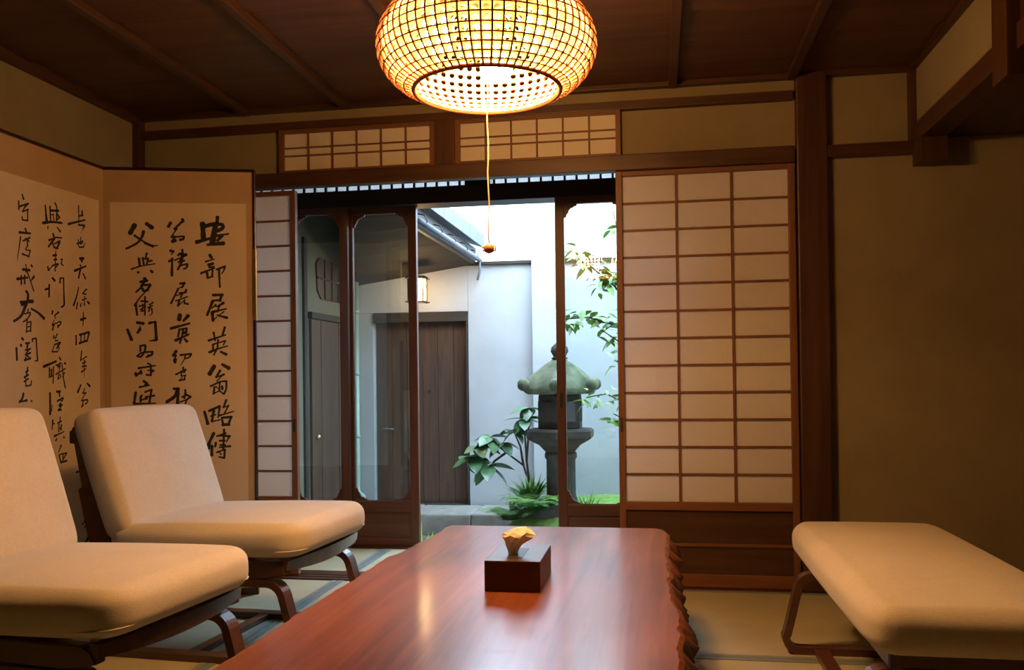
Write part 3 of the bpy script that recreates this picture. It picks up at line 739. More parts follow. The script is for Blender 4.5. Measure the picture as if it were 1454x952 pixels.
INK_LEFT = [
    [[6.6,5.7,-156,1607,-155,1541],[9.0,11.9,-135,1590,-135,1573],[7.1,7.1,-153,1567,-131,1574],[9.7,6.5,-217,1524,-117,1558],[8.0,8.0,-157,1531,-121,1535],[9.5,4.8,-121,1533,-132,1518],[1.9,1.4,-132,1517,-145,1500]],
    [[5.2,5.2,-145,1484,-145,1458],[6.1,5.6,-168,1454,-132,1471],[5.7,5.7,-132,1471,-136,1459,-150,1457],[5.2,5.2,-159,1472,-158,1446],[6.1,6.1,-154,1442,-129,1447],[5.7,3.3,-129,1447,-118,1464]],
    [[10.6,10.6,-151,1398,-128,1401],[14.2,11.8,-140,1399,-139,1388],[7.1,7.1,-150,1373,-144,1367],[10.5,6.6,-183,1345,-114,1372],[9.9,8.5,-148,1355,-159,1320],[6.6,8.5,-132,1340,-118,1322]],
    [[4.2,8.5,-159,1284,-168,1252,-190,1208],[6.6,6.1,-167,1221,-173,1195],[6.0,6.0,-120,1275,-109,1279],[6.2,6.2,-117,1276,-135,1260],[5.2,5.2,-131,1258,-113,1260],[5.2,5.2,-139,1233,-113,1242],[5.2,5.2,-124,1249,-126,1218],[6.1,6.1,-146,1218,-150,1206],[6.7,6.7,-126,1216,-125,1213],[9.1,9.1,-106,1229,-95,1223]],
    [[3.8,8.1,-133,1186,-132,1164],[8.1,3.8,-132,1164,-134,1145,-135,1130],[10.6,7.1,-148,1154,-116,1163]],
    [[8.4,8.4,-177,1089,-176,1054],[8.5,8.5,-156,1093,-100,1107],[9.6,8.1,-97,1106,-110,1073],[6.1,6.1,-147,1093,-149,1064],[6.2,6.2,-126,1096,-128,1067],[8.5,8.5,-158,1060,-108,1073]],
    [[5.7,7.1,-144,1031,-150,991],[3.8,5.7,-150,993,-114,1008],[6.6,6.6,-127,993,-129,979],[5.2,5.2,-141,981,-120,986],[6.1,6.1,-142,968,-115,970],[5.2,1.9,-131,979,-129,948,-130,922],[7.5,4.7,-145,946,-120,960]],
    [[8.0,10.3,-151,894,-169,866],[7.6,10.0,-112,900,-96,889],[4.3,6.6,-125,882,-139,861],[5.7,5.7,-139,861,-119,863],[6.2,3.8,-121,863,-143,840],[6.6,6.6,-147,833,-111,834],[6.2,6.2,-109,833,-111,822,-125,818],[6.1,6.1,-136,833,-143,809],[7.1,6.6,-147,807,-136,814]],
    [[6.3,12.3,-345,1573,-338,1516],[8.1,7.2,-319,1573,-317,1520],[6.8,7.7,-292,1592,-280,1578,-284,1528],[8.6,8.6,-312,1559,-272,1566],[4.5,4.5,-312,1543,-299,1548],[8.2,8.2,-279,1549,-266,1542],[6.0,6.0,-266,1541,-283,1528],[5.4,5.4,-302,1543,-299,1525],[11.1,7.6,-358,1504,-309,1517,-253,1522],[5.8,5.4,-331,1496,-332,1486],[5.0,8.7,-281,1501,-263,1487]],
    [[10.0,10.0,-303,1471,-298,1460],[8.5,5.4,-326,1444,-283,1462],[5.9,5.9,-283,1461,-255,1464],[10.0,7.7,-296,1455,-329,1419],[8.1,8.1,-306,1436,-297,1421],[5.4,9.1,-297,1435,-267,1449],[9.1,9.1,-267,1446,-280,1424],[8.1,8.1,-300,1421,-277,1420],[2.7,2.3,-287,1414,-290,1401]],
    [[5.4,5.4,-290,1404,-294,1331],[8.1,8.1,-304,1389,-286,1393],[6.8,6.8,-300,1373,-284,1377],[5.9,5.9,-310,1349,-278,1361],[5.9,5.9,-276,1360,-288,1347],[7.6,7.6,-333,1342,-330,1329],[5.8,3.6,-330,1329,-310,1347],[4.1,4.1,-264,1379,-253,1383],[6.0,5.5,-253,1381,-259,1364],[5.5,5.5,-261,1364,-248,1358]],
    [[9.9,9.9,-308,1302,-296,1294],[8.1,8.1,-326,1275,-328,1230],[8.0,8.0,-347,1255,-327,1262],[8.2,7.8,-265,1307,-267,1289],[5.5,5.5,-265,1307,-245,1309],[6.9,8.3,-247,1308,-244,1208],[7.8,7.3,-244,1208,-246,1202,-260,1196]],
    [[8.1,7.7,-309,1177,-312,1166],[7.3,5.0,-276,1175,-298,1161],[5.4,5.0,-298,1161,-293,1151],[3.2,5.0,-300,1144,-313,1123],[4.9,4.9,-313,1123,-267,1140],[7.8,5.0,-263,1137,-267,1128,-282,1116],[7.7,7.7,-303,1124,-310,1105],[7.7,7.3,-280,1125,-280,1120]],
    [[5.4,5.4,-284,1091,-294,1075],[6.8,6.8,-303,1083,-304,1074],[4.1,4.1,-304,1074,-290,1077],[5.4,5.4,-297,1065,-281,1066],[5.9,5.9,-301,1049,-268,1060],[7.3,6.8,-268,1057,-288,1036],[5.9,5.9,-284,1052,-274,1035],[4.1,5.0,-301,1047,-314,1022],[5.8,5.8,-314,1022,-284,1023],[3.6,3.2,-284,1023,-275,1032]],
    [[11.5,7.5,-359,965,-291,986],[6.7,6.7,-329,961,-329,925],[6.3,5.4,-306,965,-309,902],[8.5,8.1,-318,954,-318,929],[4.9,4.9,-326,925,-308,932],[6.8,8.6,-273,1001,-267,993],[5.9,5.9,-292,970,-265,980],[7.7,7.7,-282,966,-269,968],[5.0,5.0,-272,977,-275,950],[5.9,4.5,-294,936,-239,959],[5.5,6.4,-259,977,-252,923,-241,884],[7.3,7.3,-245,980,-238,977],[6.4,6.4,-276,936,-282,918],[5.0,5.0,-269,936,-266,925],[6.0,3.2,-245,943,-256,925],[3.6,3.6,-282,918,-266,925]],
    [[9.4,10.3,-326,865,-326,796,-326,786],[4.9,4.9,-316,820,-319,797],[9.5,9.5,-289,870,-270,870],[7.7,7.7,-276,864,-273,852],[7.7,5.4,-286,834,-253,847],[6.8,6.8,-253,845,-260,834],[5.4,5.4,-280,839,-260,834],[7.7,7.7,-267,825,-277,816],[7.7,7.7,-273,816,-260,818],[6.4,6.4,-267,813,-280,800],[7.7,7.7,-282,799,-265,800]],
    [[8.1,4.5,-312,761,-317,727],[5.8,5.8,-314,747,-304,749],[5.4,5.4,-271,772,-273,752],[5.4,5.4,-286,750,-264,756],[5.9,5.9,-278,752,-280,716],[7.3,7.3,-265,742,-268,722],[5.0,5.0,-276,729,-265,731],[8.1,4.0,-304,701,-250,715],[7.7,7.7,-292,689,-296,684],[7.3,7.3,-252,695,-250,691]],
    [[7.3,4.1,-267,663,-282,638],[6.8,6.8,-279,628,-269,597],[5.9,5.9,-272,629,-236,631],[6.4,6.4,-236,630,-256,610],[5.5,5.5,-256,626,-259,603],[8.2,8.2,-269,598,-236,601]],
    [[5.9,8.6,-464,1590,-457,1574],[7.0,7.0,-481,1561,-481,1532],[7.0,7.0,-478,1543,-433,1562],[6.0,6.0,-433,1562,-452,1545],[5.4,5.4,-452,1545,-463,1527],[5.9,5.9,-463,1527,-433,1541],[6.0,6.0,-437,1540,-437,1499],[6.0,6.0,-437,1499,-463,1497],[5.9,5.9,-463,1497,-465,1508]],
    [[8.1,8.1,-449,1467,-443,1455],[9.7,7.0,-479,1449,-423,1454],[7.0,2.1,-473,1434,-479,1401,-488,1361,-490,1346],[6.5,6.5,-460,1421,-425,1439],[6.5,6.5,-449,1432,-431,1424],[6.5,6.5,-440,1423,-438,1407],[5.4,5.4,-438,1407,-448,1392],[4.9,4.9,-446,1389,-425,1392],[6.5,4.9,-425,1391,-431,1373],[7.0,7.0,-465,1373,-431,1368]],
    [[8.7,8.2,-420,1337,-416,1333],[5.4,5.4,-448,1337,-443,1314],[10.2,9.7,-463,1317,-428,1318],[9.2,8.1,-447,1313,-443,1310],[6.0,5.4,-441,1311,-424,1278,-408,1243],[10.7,6.9,-491,1279,-439,1290],[7.5,7.5,-471,1292,-471,1262],[7.6,7.6,-454,1296,-454,1266],[9.9,4.9,-407,1297,-421,1281]],
    [[9.7,12.4,-447,1239,-436,1230,-440,1203],[7.5,13.4,-477,1197,-414,1205],[13.4,12.9,-470,1190,-444,1195],[13.5,8.6,-448,1192,-467,1152,-489,1135,-509,1126],[7.1,12.5,-422,1177,-387,1166,-356,1146],[6.5,6.5,-437,1174,-441,1160],[5.4,5.4,-456,1156,-426,1163],[6.5,5.4,-426,1158,-441,1138,-463,1126],[6.0,6.0,-443,1135,-447,1089],[4.9,4.9,-441,1125,-424,1130],[6.5,6.0,-424,1128,-426,1093],[4.3,4.3,-445,1108,-426,1112],[4.9,4.9,-447,1092,-426,1096]],
    [[10.2,9.7,-469,1066,-464,1062],[10.2,9.6,-475,1042,-473,1039],[9.6,9.6,-497,1030,-495,988],[7.0,7.0,-451,1049,-432,1051],[9.2,9.2,-442,1047,-444,1033],[6.5,6.5,-453,1024,-427,1029],[7.0,7.0,-438,1025,-453,1006],[7.0,7.0,-453,1006,-427,1015],[6.5,6.5,-446,1004,-435,999],[8.1,8.1,-457,987,-427,995],[5.9,5.9,-450,998,-457,987],[7.1,7.1,-417,1066,-417,1057],[6.0,6.0,-415,1067,-400,1069],[7.1,7.1,-398,1068,-391,988],[6.6,3.8,-391,987,-406,985]],
    [[6.5,6.5,-442,961,-446,942],[6.5,6.5,-439,950,-452,944],[7.5,7.5,-459,925,-439,934],[5.9,5.9,-446,942,-454,920],[6.4,6.4,-460,909,-439,920],[5.9,5.9,-452,915,-452,893],[5.9,5.9,-452,893,-428,896],[6.0,5.4,-426,897,-423,912]],
    [[9.7,9.1,-464,866,-469,848,-484,836],[5.3,9.1,-480,837,-447,841],[7.6,7.1,-424,839,-423,836]],
    [[8.3,5.5,-180,551,-138,554]],
    [[5.6,5.6,-149,340,-132,352,-115,335,-136,327]],
    [[8.4,7.0,-124,272,-102,296],[8.4,7.0,-133,262,-107,277]],
]

# ================================================================== PENDANT LAMP
LX, LY, LZ = -0.440, 2.300, 1.674
lamp = tag(root('pendant_lamp', (LX, LY, LZ)), 'round woven cane pendant lamp with three glowing globe bulbs and pull cord', 'pendant lamp')
PROF = [(0.200, 0.0), (0.222, 0.008), (0.243, 0.020), (0.261, 0.036), (0.275, 0.053), (0.286, 0.073), (0.293, 0.095), (0.295, 0.118), (0.292, 0.142), (0.283, 0.166), (0.268, 0.189), (0.247, 0.210), (0.220, 0.229), (0.188, 0.245), (0.150, 0.257), (0.110, 0.264)]
NR = 66
def prof_at(t, off=0.0):
    t = max(0.0, min(len(PROF) - 1.0, t))
    i = min(int(t), len(PROF) - 2)
    f_ = t - i
    return PROF[i][0] + (PROF[i + 1][0] - PROF[i][0]) * f_ - off, PROF[i][1] + (PROF[i + 1][1] - PROF[i][1]) * f_
# inner woven shell with round holes
def inner_shell():
    rows = len(PROF) - 1
    vs, fs = [], []
    def pt(u, v):
        r, z = prof_at(v, 0.013)
        a = 2 * PI * u / NR
        return (r * math.cos(a), r * math.sin(a), z + 0.002)
    for j in range(rows):
        for i in range(NR):
            b = len(vs)
            vs.extend([pt(i, j), pt(i + 1, j), pt(i + 1, j + 1), pt(i, j + 1)])
            for q in range(8):
                a = 2 * PI * (q + 0.5) / 8 + PI
                vs.append(pt(i + 0.5 + 0.34 * math.cos(a), j + 0.5 + 0.34 * math.sin(a)))
            # hole points 0..7 start near the lower-left
            h = [b + 4 + q for q in range(8)]
            c0, c1, c2, c3 = b, b + 1, b + 2, b + 3
            fs += [(c0, h[1], h[0]), (c0, c1, h[2], h[1]), (c1, h[3], h[2]), (c1, c2, h[4], h[3]), (c2, h[5], h[4]), (c2, c3, h[6], h[5]), (c3, h[7], h[6]), (c3, c0, h[0], h[7])]
    return mesh('inner_woven_shell', vs, fs, 'cane_in', lamp)
inner_shell()
rib_pts = [prof_at(t * 0.5) for t in range(2 * (len(PROF) - 1) + 1)]
rib = ribbon('cane_rib', [(r, z) for r, z in rib_pts], -0.0024, 0.0024, 0.003, 'cane', lamp)
for k in range(1, NR):
    c = rib.copy(); COL.objects.link(c); c.parent = lamp
    c.rotation_euler = (0, 0, 2 * PI * k / NR)
for j in range(1, len(PROF) - 1):
    r, z = PROF[j]
    vs, fs = [], []
    n = 96
    for k in range(n):
        a = 2 * PI * k / n
        for rr, zz in ((r + 0.0005, z - 0.0022), (r + 0.003, z), (r + 0.0005, z + 0.0022), (r - 0.0015, z)):
            vs.append((rr * math.cos(a), rr * math.sin(a), zz))
    for k in range(n):
        k2 = (k + 1) % n
        for q in range(4):
            fs.append((k * 4 + q, k2 * 4 + q, k2 * 4 + (q + 1) % 4, k * 4 + (q + 1) % 4))
    fix_normals(mesh('cane_hoop', vs, fs, 'cane', lamp, True))
def torus(name, R, r, z, mat, parent, n=72, m_=8):
    vs, fs = [], []
    for k in range(n):
        a = 2 * PI * k / n
        for q in range(m_):
            b = 2 * PI * q / m_
            vs.append(((R + r * math.cos(b)) * math.cos(a), (R + r * math.cos(b)) * math.sin(a), z + r * math.sin(b)))
    for k in range(n):
        for q in range(m_):
            fs.append((k * m_ + q, ((k + 1) % n) * m_ + q, ((k + 1) % n) * m_ + (q + 1) % m_, k * m_ + (q + 1) % m_))
    return fix_normals(mesh(name, vs, fs, mat, parent, True))
torus('bottom_ring', 0.197, 0.006, 0.0, 'cane', lamp)
torus('top_ring', 0.110, 0.006, 0.264, 'cane', lamp)
for k, (dx, dy) in enumerate(((-0.111, -0.105), (0.146, -0.066), (0.0, 0.142))):
    n_ = math.hypot(dx, dy)
    ux, uy = dx / n_, dy / n_
    so = tube('socket_arm', [(ux * 0.012, uy * 0.012, 0.225), (ux * n_ * 0.5, uy * n_ * 0.5, 0.222), (ux * n_ * 0.95, uy * n_ * 0.95, 0.205), (dx, dy, 0.180)], 0.009, 'iron', lamp, 8)
    prof = [(0.012, 0.056), (0.015, 0.048), (0.026, 0.042)] + [(0.047 * math.cos(t), 0.047 * math.sin(t)) for t in [math.radians(60 - q * 12) for q in range(12)]] + [(0.004, -0.047)]
    lathe('globe_bulb', prof, 24, 'bulb', lamp, (dx, dy, 0.118))
tube('stem', [(0, 0, 0.20), (0, 0, ZC - LZ)], 0.007, 'iron', lamp, 10)
lathe('stem_hub', [(0.012, 0.0), (0.024, 0.006), (0.026, 0.03), (0.010, 0.04)], 20, 'iron', lamp, (0, 0, 0.205))
lathe('ceiling_plate', [(0.060, 0.0), (0.062, -0.012), (0.030, -0.026)], 28, 'iron', lamp, (0, 0, ZC - LZ - 0.001))
for k in range(3):
    a = 2 * PI * k / 3 + 0.4
    tube('shade_spoke', [(0.01 * math.cos(a), 0.01 * math.sin(a), 0.245), (0.11 * math.cos(a), 0.11 * math.sin(a), 0.262)], 0.003, 'iron', lamp, 6)
cpts = [(0.0015 * math.sin(t * 1.7), 0.001 * math.cos(t * 2.1), 0.19 - 0.041 * t) for t in range(16)]
pc = tube('pull_cord', cpts, 0.0018, 'cord', lamp, 6)
zk = cpts[-1][2]
kn = lathe('cord_knot', [(0.003, 0.014), (0.010, 0.010), (0.015, 0.0), (0.012, -0.009), (0.004, -0.013)], 14, 'knot', pc, (0, 0, zk))
tube('cord_bow', [(-0.004, 0, zk + 0.008), (-0.018, 0.004, zk + 0.006), (-0.017, 0, zk - 0.006), (-0.003, 0, zk), (0.003, 0, zk), (0.017, -0.003, zk - 0.007), (0.018, 0, zk + 0.006), (0.004, 0, zk + 0.008)], 0.003, 'brass', pc, 6)

# ================================================================== LOW TABLE
def wood_table():
    m, nt, b = nodes_of('red_lacquered_slab')
    v = coords(nt, (1, 0.055, 1), 'Object')
    n1 = noise(nt, v, 26, 7, 0.62, 0.9)
    n0 = noise(nt, coords(nt, (1, 0.3, 1), 'Object'), 3.0, 3, 0.5, 0.6)
    a = nt.nodes.new('ShaderNodeMath'); a.operation = 'MULTIPLY_ADD'; a.inputs[1].default_value = 0.55
    nt.links.new(n0, a.inputs[0])
    h = nt.nodes.new('ShaderNodeMath'); h.operation = 'MULTIPLY'; h.inputs[1].default_value = 0.5
    nt.links.new(n1, h.inputs[0]); nt.links.new(h.outputs[0], a.inputs[2])
    c = ramp(nt, a.outputs[0], [(0.38, (0.115, 0.030, 0.014)), (0.52, (0.215, 0.062, 0.029)), (0.66, (0.32, 0.112, 0.054))])
    nt.links.new(c, b.inputs['Base Color'])
    b.inputs['Roughness'].default_value = 0.35
    b.inputs['Specular IOR Level'].default_value = 0.25
    b.inputs['Coat Weight'].default_value = 0.42
    b.inputs['Coat Roughness'].default_value = 0.15
    b.inputs['Coat IOR'].default_value = 1.55
    bp = nt.nodes.new('ShaderNodeBump'); bp.inputs['Strength'].default_value = 0.10; bp.inputs['Distance'].default_value = 0.004
    n3 = noise(nt, coords(nt, (0.35, 1, 1), 'Object'), 11, 3, 0.55, 0.5)
    nt.links.new(n3, bp.inputs['Height'])
    nt.links.new(bp.outputs[0], b.inputs['Coat Normal'])
    nt.links.new(bp.outputs[0], b.inputs['Normal'])
    return m
M['table'] = wood_table()
M['bark'] = mottled('gnarled_live_edge', (0.060, 0.020, 0.012), (0.20, 0.066, 0.034), 22, 0.45, 60, 0.8, 'Object')
TH = 0.36
table = tag(root('low_table', (-0.40, 2.05, 0)), 'low table of red lacquered wood with a gnarled live edge', 'table')
RT = [(0.5, 0.040), (1.0, 0.030), (1.4, 0.044), (1.637, 0.036), (1.724, 0.038), (1.845, 0.043), (2.03, 0.046), (2.15, 0.034), (2.263, 0.026), (2.449, 0.029), (2.607, 0.023), (2.858, 0.026), (3.05, 0.030), (3.13, 0.018), (3.148, -0.01)]
RO = [(0.5, 0.080), (1.3, 0.062), (1.823, 0.070), (1.929, 0.071), (1.985, 0.081), (2.1, 0.068), (2.298, 0.060), (2.45, 0.064), (2.577, 0.056), (2.8, 0.066), (3.04, 0.058), (3.12, 0.045), (3.148, 0.01)]
LT = [(0.5, -0.85), (1.545, -0.842), (1.74, -0.840), (1.918, -0.840), (2.252, -0.829), (2.50, -0.829), (2.585, -0.828), (2.60, -0.818), (2.66, -0.806), (3.007, -0.776), (3.10, -0.776), (3.148, -0.765)]
def interp(tab, y):
    for (a, b), (c, d) in zip(tab, tab[1:]):
        if a <= y <= c: return b + (d - b) * (y - a) / (c - a)
    return tab[0][1] if y < tab[0][0] else tab[-1][1]
def slab():
    rnd = random.Random(3)
    ys = [0.62 + (3.148 - 0.62) * k / 210 for k in range(211)]
    vs, fs, mi = [], [], []
    ph = [rnd.uniform(0, 6.28) for _ in range(12)]
    def gnarl(y, k, amp):
        s = 0.0
        for q, fr in enumerate((31, 57, 97, 151)):
            s += math.sin(y * fr + ph[(k + q) % 12] + 1.3 * math.sin(y * fr * 0.37 + ph[(k + q + 3) % 12])) / (1 + 0.6 * q)
        return amp * s
    for y in ys:
        wob = gnarl(y, 0, 0.0026); wob2 = gnarl(y, 4, 0.0055)
        xr, xo, xl = interp(RT, y) + wob, interp(RO, y) + wob2, interp(LT, y) + wob * 0.5
        c = wob2 * 0.8
        sec = [(xl + 0.012, TH), (xl + 0.2, TH), (xl + 0.45, TH), (xr - 0.12, TH), (xr - 0.006, TH), (xr + 0.004, TH - 0.006), (xr + 0.45 * (xo - xr) + c, TH - 0.022 + wob), (xo, TH - 0.048 + wob2), (xo - 0.006 - c, TH - 0.066), (xo - 0.03, TH - 0.088), (xr - 0.2, TH - 0.092), (xl + 0.2, TH - 0.092), (xl + 0.02, TH - 0.088), (xl - 0.004 + c * 0.4, TH - 0.05), (xl + 0.002, TH - 0.010)]
        vs += [(x + 0.40, y - 2.05, z) for x, z in sec]
    n = 15
    for i in range(len(ys) - 1):
        for k in range(n):
            fs.append((i * n + k, i * n + (k + 1) % n, (i + 1) * n + (k + 1) % n, (i + 1) * n + k))
            mi.append(1 if k in (5, 6, 7, 8, 12, 13) else 0)
    fs += [tuple(range(n)), tuple(range(len(vs) - n, len(vs)))]
    mi += [0, 0]
    o = mesh('slab_top', vs, fs, 'table', table)
    o.data.materials.append(M['bark'])
    for p, q in zip(o.data.polygons, mi):
        p.material_index = q
        p.use_smooth = q == 1
    fix_normals(o)
    return o
slab()
for y in (0.95, 2.75):
    for x in (-0.68, -0.12):
        prism('leg', [(x - 0.07 + 0.40, y - 2.05 - 0.05), (x + 0.07 + 0.40, y - 2.05 - 0.05), (x + 0.07 + 0.40, y - 2.05 + 0.05), (x - 0.07 + 0.40, y - 2.05 + 0.05)], 'z', 0.0, TH - 0.0925, 'table', table, 0.008)

# ================================================================== TISSUE BOX
tb = tag(root('tissue_box', (-0.3675, 2.29, TH)), 'brown tissue box with a crumpled white tissue on the low table', 'tissue box')
def tissue_box():
    w_, l_, h = 0.143, 0.226, 0.078
    bx('box_cover', -w_ / 2, w_ / 2, -l_ / 2, l_ / 2, 0.0, h, 'box_card', tb, 0.002)
    bx('slot', -0.020, 0.020, -0.075, 0.055, h - 0.0005, h + 0.0008, 'black', tb)
    # a soft sheet pulled up through the slot: narrow neck, folded billow on top
    r_ = random.Random(21)
    n, rows = 16, [(0.010, 0.0, 0.0), (0.012, 0.012, -0.003), (0.018, 0.026, -0.004), (0.028, 0.040, 0.001), (0.037, 0.052, 0.005), (0.036, 0.060, 0.008), (0.026, 0.066, 0.010), (0.012, 0.071, 0.010)]
    jag = [r_.uniform(0.72, 1.22) for _ in range(n)]
    lift = [r_.uniform(-1, 1) for _ in range(n)]
    vs, fs = [], []
    for q, (r, z, dx) in enumerate(rows):
        for k in range(n):
            t = q / (len(rows) - 1)
            an = 2 * PI * k / n + 0.5 * t
            rr = r * (1 + (jag[k] - 1) * min(1.0, 1.6 * t)) * (1 + 0.10 * math.sin(3 * an + 4 * t))
            vs.append((dx - 0.010 + 0.010 * t + rr * math.cos(an) * 1.15, -0.032 + rr * math.sin(an) * 0.8 + 0.012 * t, h - 0.003 + z + 0.007 * lift[k] * t * (1 if q < len(rows) - 1 else 0.3)))
    for q in range(len(rows) - 1):
        for k in range(n):
            k2 = (k + 1) % n
            fs.append((q * n + k, q * n + k2, (q + 1) * n + k2, (q + 1) * n + k))
    fs.append(tuple(range((len(rows) - 1) * n, len(rows) * n)))
    fix_normals(mesh('tissue', vs, fs, 'tissue', tb))
tissue_box()

# ================================================================== LOUNGE CHAIRS
def loop_path(x_front, x_back, ztop=0.262, flare=0.05):
    """closed bentwood loop in the x-z plane: top bar, flared legs, floor runner"""
    r = 0.045
    p = []
    p += [(x_back + 0.07, ztop), (0.0, ztop), (x_front - 0.095, ztop)]
    p += arc(x_front - 0.095, ztop - 0.055, 0.055, 80, 18, 6)
    p += [(x_front - 0.022, 0.15), (x_front + 0.004, 0.062)]
    p += arc(x_front - 0.040, 0.055, 0.044, 0, -90, 6)
    p += [(0.0, 0.011), (x_back + 0.05, 0.011)]
    p += arc(x_back + 0.040, 0.055, 0.044, -90, -180, 6)
    p += [(x_back + 0.012, 0.14)]
    p += arc(x_back + 0.085, ztop - 0.055, 0.055, 165, 100, 6)
    return p

def lounge_chair(name, loc, rz, label):
    t = tag(root(name, loc, rz), label, 'chair', 'cream lounge chairs')
    sc_ = cushion('seat_cushion', 0.70, 0.575, 0.108, 0.036, 0.020, 'fabric', t, 0.016, 0.0, 0.075)
    sc_.location = (0.032, 0, 0.388); sc_.rotation_euler = (0, math.radians(-1.5), 0)
    hx, hy, cr = 0.3515, 0.2895, 0.072
    pts = []
    for cx, cy, a0 in ((hx - cr, hy - cr, 0), (-hx + cr, hy - cr, 90), (-hx + cr, -hy + cr, 180), (hx - cr, -hy + cr, 270)):
        for q in range(7):
            a = math.radians(a0 + q * 15)
            pts.append((cx + cr * math.cos(a), cy + cr * math.sin(a), -0.030))
    tube('piping', pts, 0.0022, 'fabric', sc_, 6, True)
    bc = cushion('back_cushion', 0.440, 0.585, 0.105, 0.030, 0.016, 'fabric', t, 0.008, -0.010, 0.040)
    # local x of the pad runs up the back, local z faces forward
    tilt = math.radians(19)
    bc.matrix_local = Matrix(((-math.sin(tilt), 0, math.cos(tilt), -0.328), (0, -1, 0, 0.004), (math.cos(tilt), 0, math.sin(tilt), 0.596), (0, 0, 0, 1)))
    for s in (-1, 1):
        y0, y1 = (s * 0.272 - 0.014, s * 0.272 + 0.014)
        prism('back_stile', [(-0.436, 0.750), (-0.424, 0.758), (-0.404, 0.757), (-0.396, 0.748), (-0.292, 0.380), (-0.270, 0.300), (-0.345, 0.300), (-0.378, 0.400), (-0.412, 0.548), (-0.397, 0.556)], 'y', y0, y1, 'frame', t, 0.003)
        ya, yb = (s * 0.258 - 0.018, s * 0.258 + 0.018)
        prism('seat_rail', [(-0.345, 0.292), (0.255, 0.278), (0.335, 0.292), (0.325, 0.318), (0.30, 0.332), (-0.345, 0.334)], 'y', ya, yb, 'frame', t, 0.003)
        ribbon('leg_loop', loop_path(0.362, -0.36), s * 0.252 - 0.024, s * 0.252 + 0.024, 0.024, 'frame', t, True)
    for z in (0.40, 0.56, 0.72):
        x = -0.345 - (z - 0.40) * 0.30
        bx('back_slat', x - 0.022, x - 0.004, -0.262, 0.262, z - 0.022, z + 0.022, 'frame', t, 0.004)
    # front rail dips in the middle
    n = 12
    vs, fs = [], []
    for k in range(n + 1):
        y = -0.272 + 0.544 * k / n
        sag = 0.016 * (1 - (y / 0.272) ** 2)
        bow = 0.020 * (1 - (y / 0.272) ** 2)
        for x, z in ((0.318 + bow, 0.338), (0.342 + bow, 0.335), (0.338 + bow, 0.306 - sag), (0.316 + bow, 0.306 - sag)):
            vs.append((x, y, z))
    for k in range(n):
        for q in range(4):
            fs.append((k * 4 + q, k * 4 + (q + 1) % 4, (k + 1) * 4 + (q + 1) % 4, (k + 1) * 4 + q))
    fs += [(3, 2, 1, 0), (n * 4, n * 4 + 1, n * 4 + 2, n * 4 + 3)]
    fix_normals(mesh('front_rail', vs, fs, 'frame', t))
    for x in (-0.18, 0.0, 0.18):
        bx('seat_slat', x - 0.03, x + 0.03, -0.242, 0.242, 0.318, 0.332, 'frame', t, 0.003)
    bx('floor_stretcher', -0.045, -0.005, -0.232, 0.232, 0.001, 0.021, 'frame', t, 0.003)
    return t
c2 = lounge_chair('lounge_chair', (-1.470, 2.880, 0), math.radians(-4), 'cream upholstered lounge chair standing right in front of the folding screen corner')
c1 = copy_tree(c2)
c1.location = (-1.505, 2.020, 0); c1.rotation_euler = (0, 0, math.radians(-6))
for ch in c1.children:
    if ch.name.startswith('back_cushion'):
        ch.location.x += 0.012; ch.location.z += 0.016
c1['label'] = 'cream upholstered lounge chair beside the one at the screen corner, away from the doors'

# ================================================================== BENCH OTTOMAN
ot = tag(root('bench_ottoman', (0.675, 2.52, 0), math.radians(0)), 'long cream upholstered ottoman bench by the thick wooden post', 'ottoman')
oc = cushion('seat_cushion', 0.47, 1.16, 0.105, 0.038, 0.020, 'fabric', ot, 0.012, 0.0, 0.06)
oc.location = (0, 0, 0.352)
for s, xx in ((-1, 'front'), (1, 'back')):
    bx('side_rail', s * 0.175 - 0.014, s * 0.175 + 0.014, -0.53, 0.53, 0.262, 0.302, 'frame', ot, 0.004)
for s in (-1, 1):
    y = 0.425 if s > 0 else -0.50
    p = [(-0.19, 0.251), (0.0, 0.251), (0.19, 0.251)] + arc(0.19, 0.205, 0.046, 70, 10, 5) + [(0.255, 0.13), (0.272, 0.062)] + arc(0.232, 0.055, 0.044, 0, -90, 6) + [(0.0, 0.011)] + arc(-0.232, 0.055, 0.044, -90, -180, 6) + [(-0.272, 0.062), (-0.255, 0.13)] + arc(-0.19, 0.205, 0.046, 170, 110, 5)
    ribbon('leg_loop', p, y - 0.022, y + 0.022, 0.024, 'frame', ot, True)
    bx('cross_rail', -0.19, 0.19, y - 0.02, y + 0.02, 0.263, 0.30, 'frame', ot, 0.003)
bx('floor_stretcher', -0.19, -0.145, -0.478, 0.404, 0.001, 0.021, 'frame', ot, 0.003)

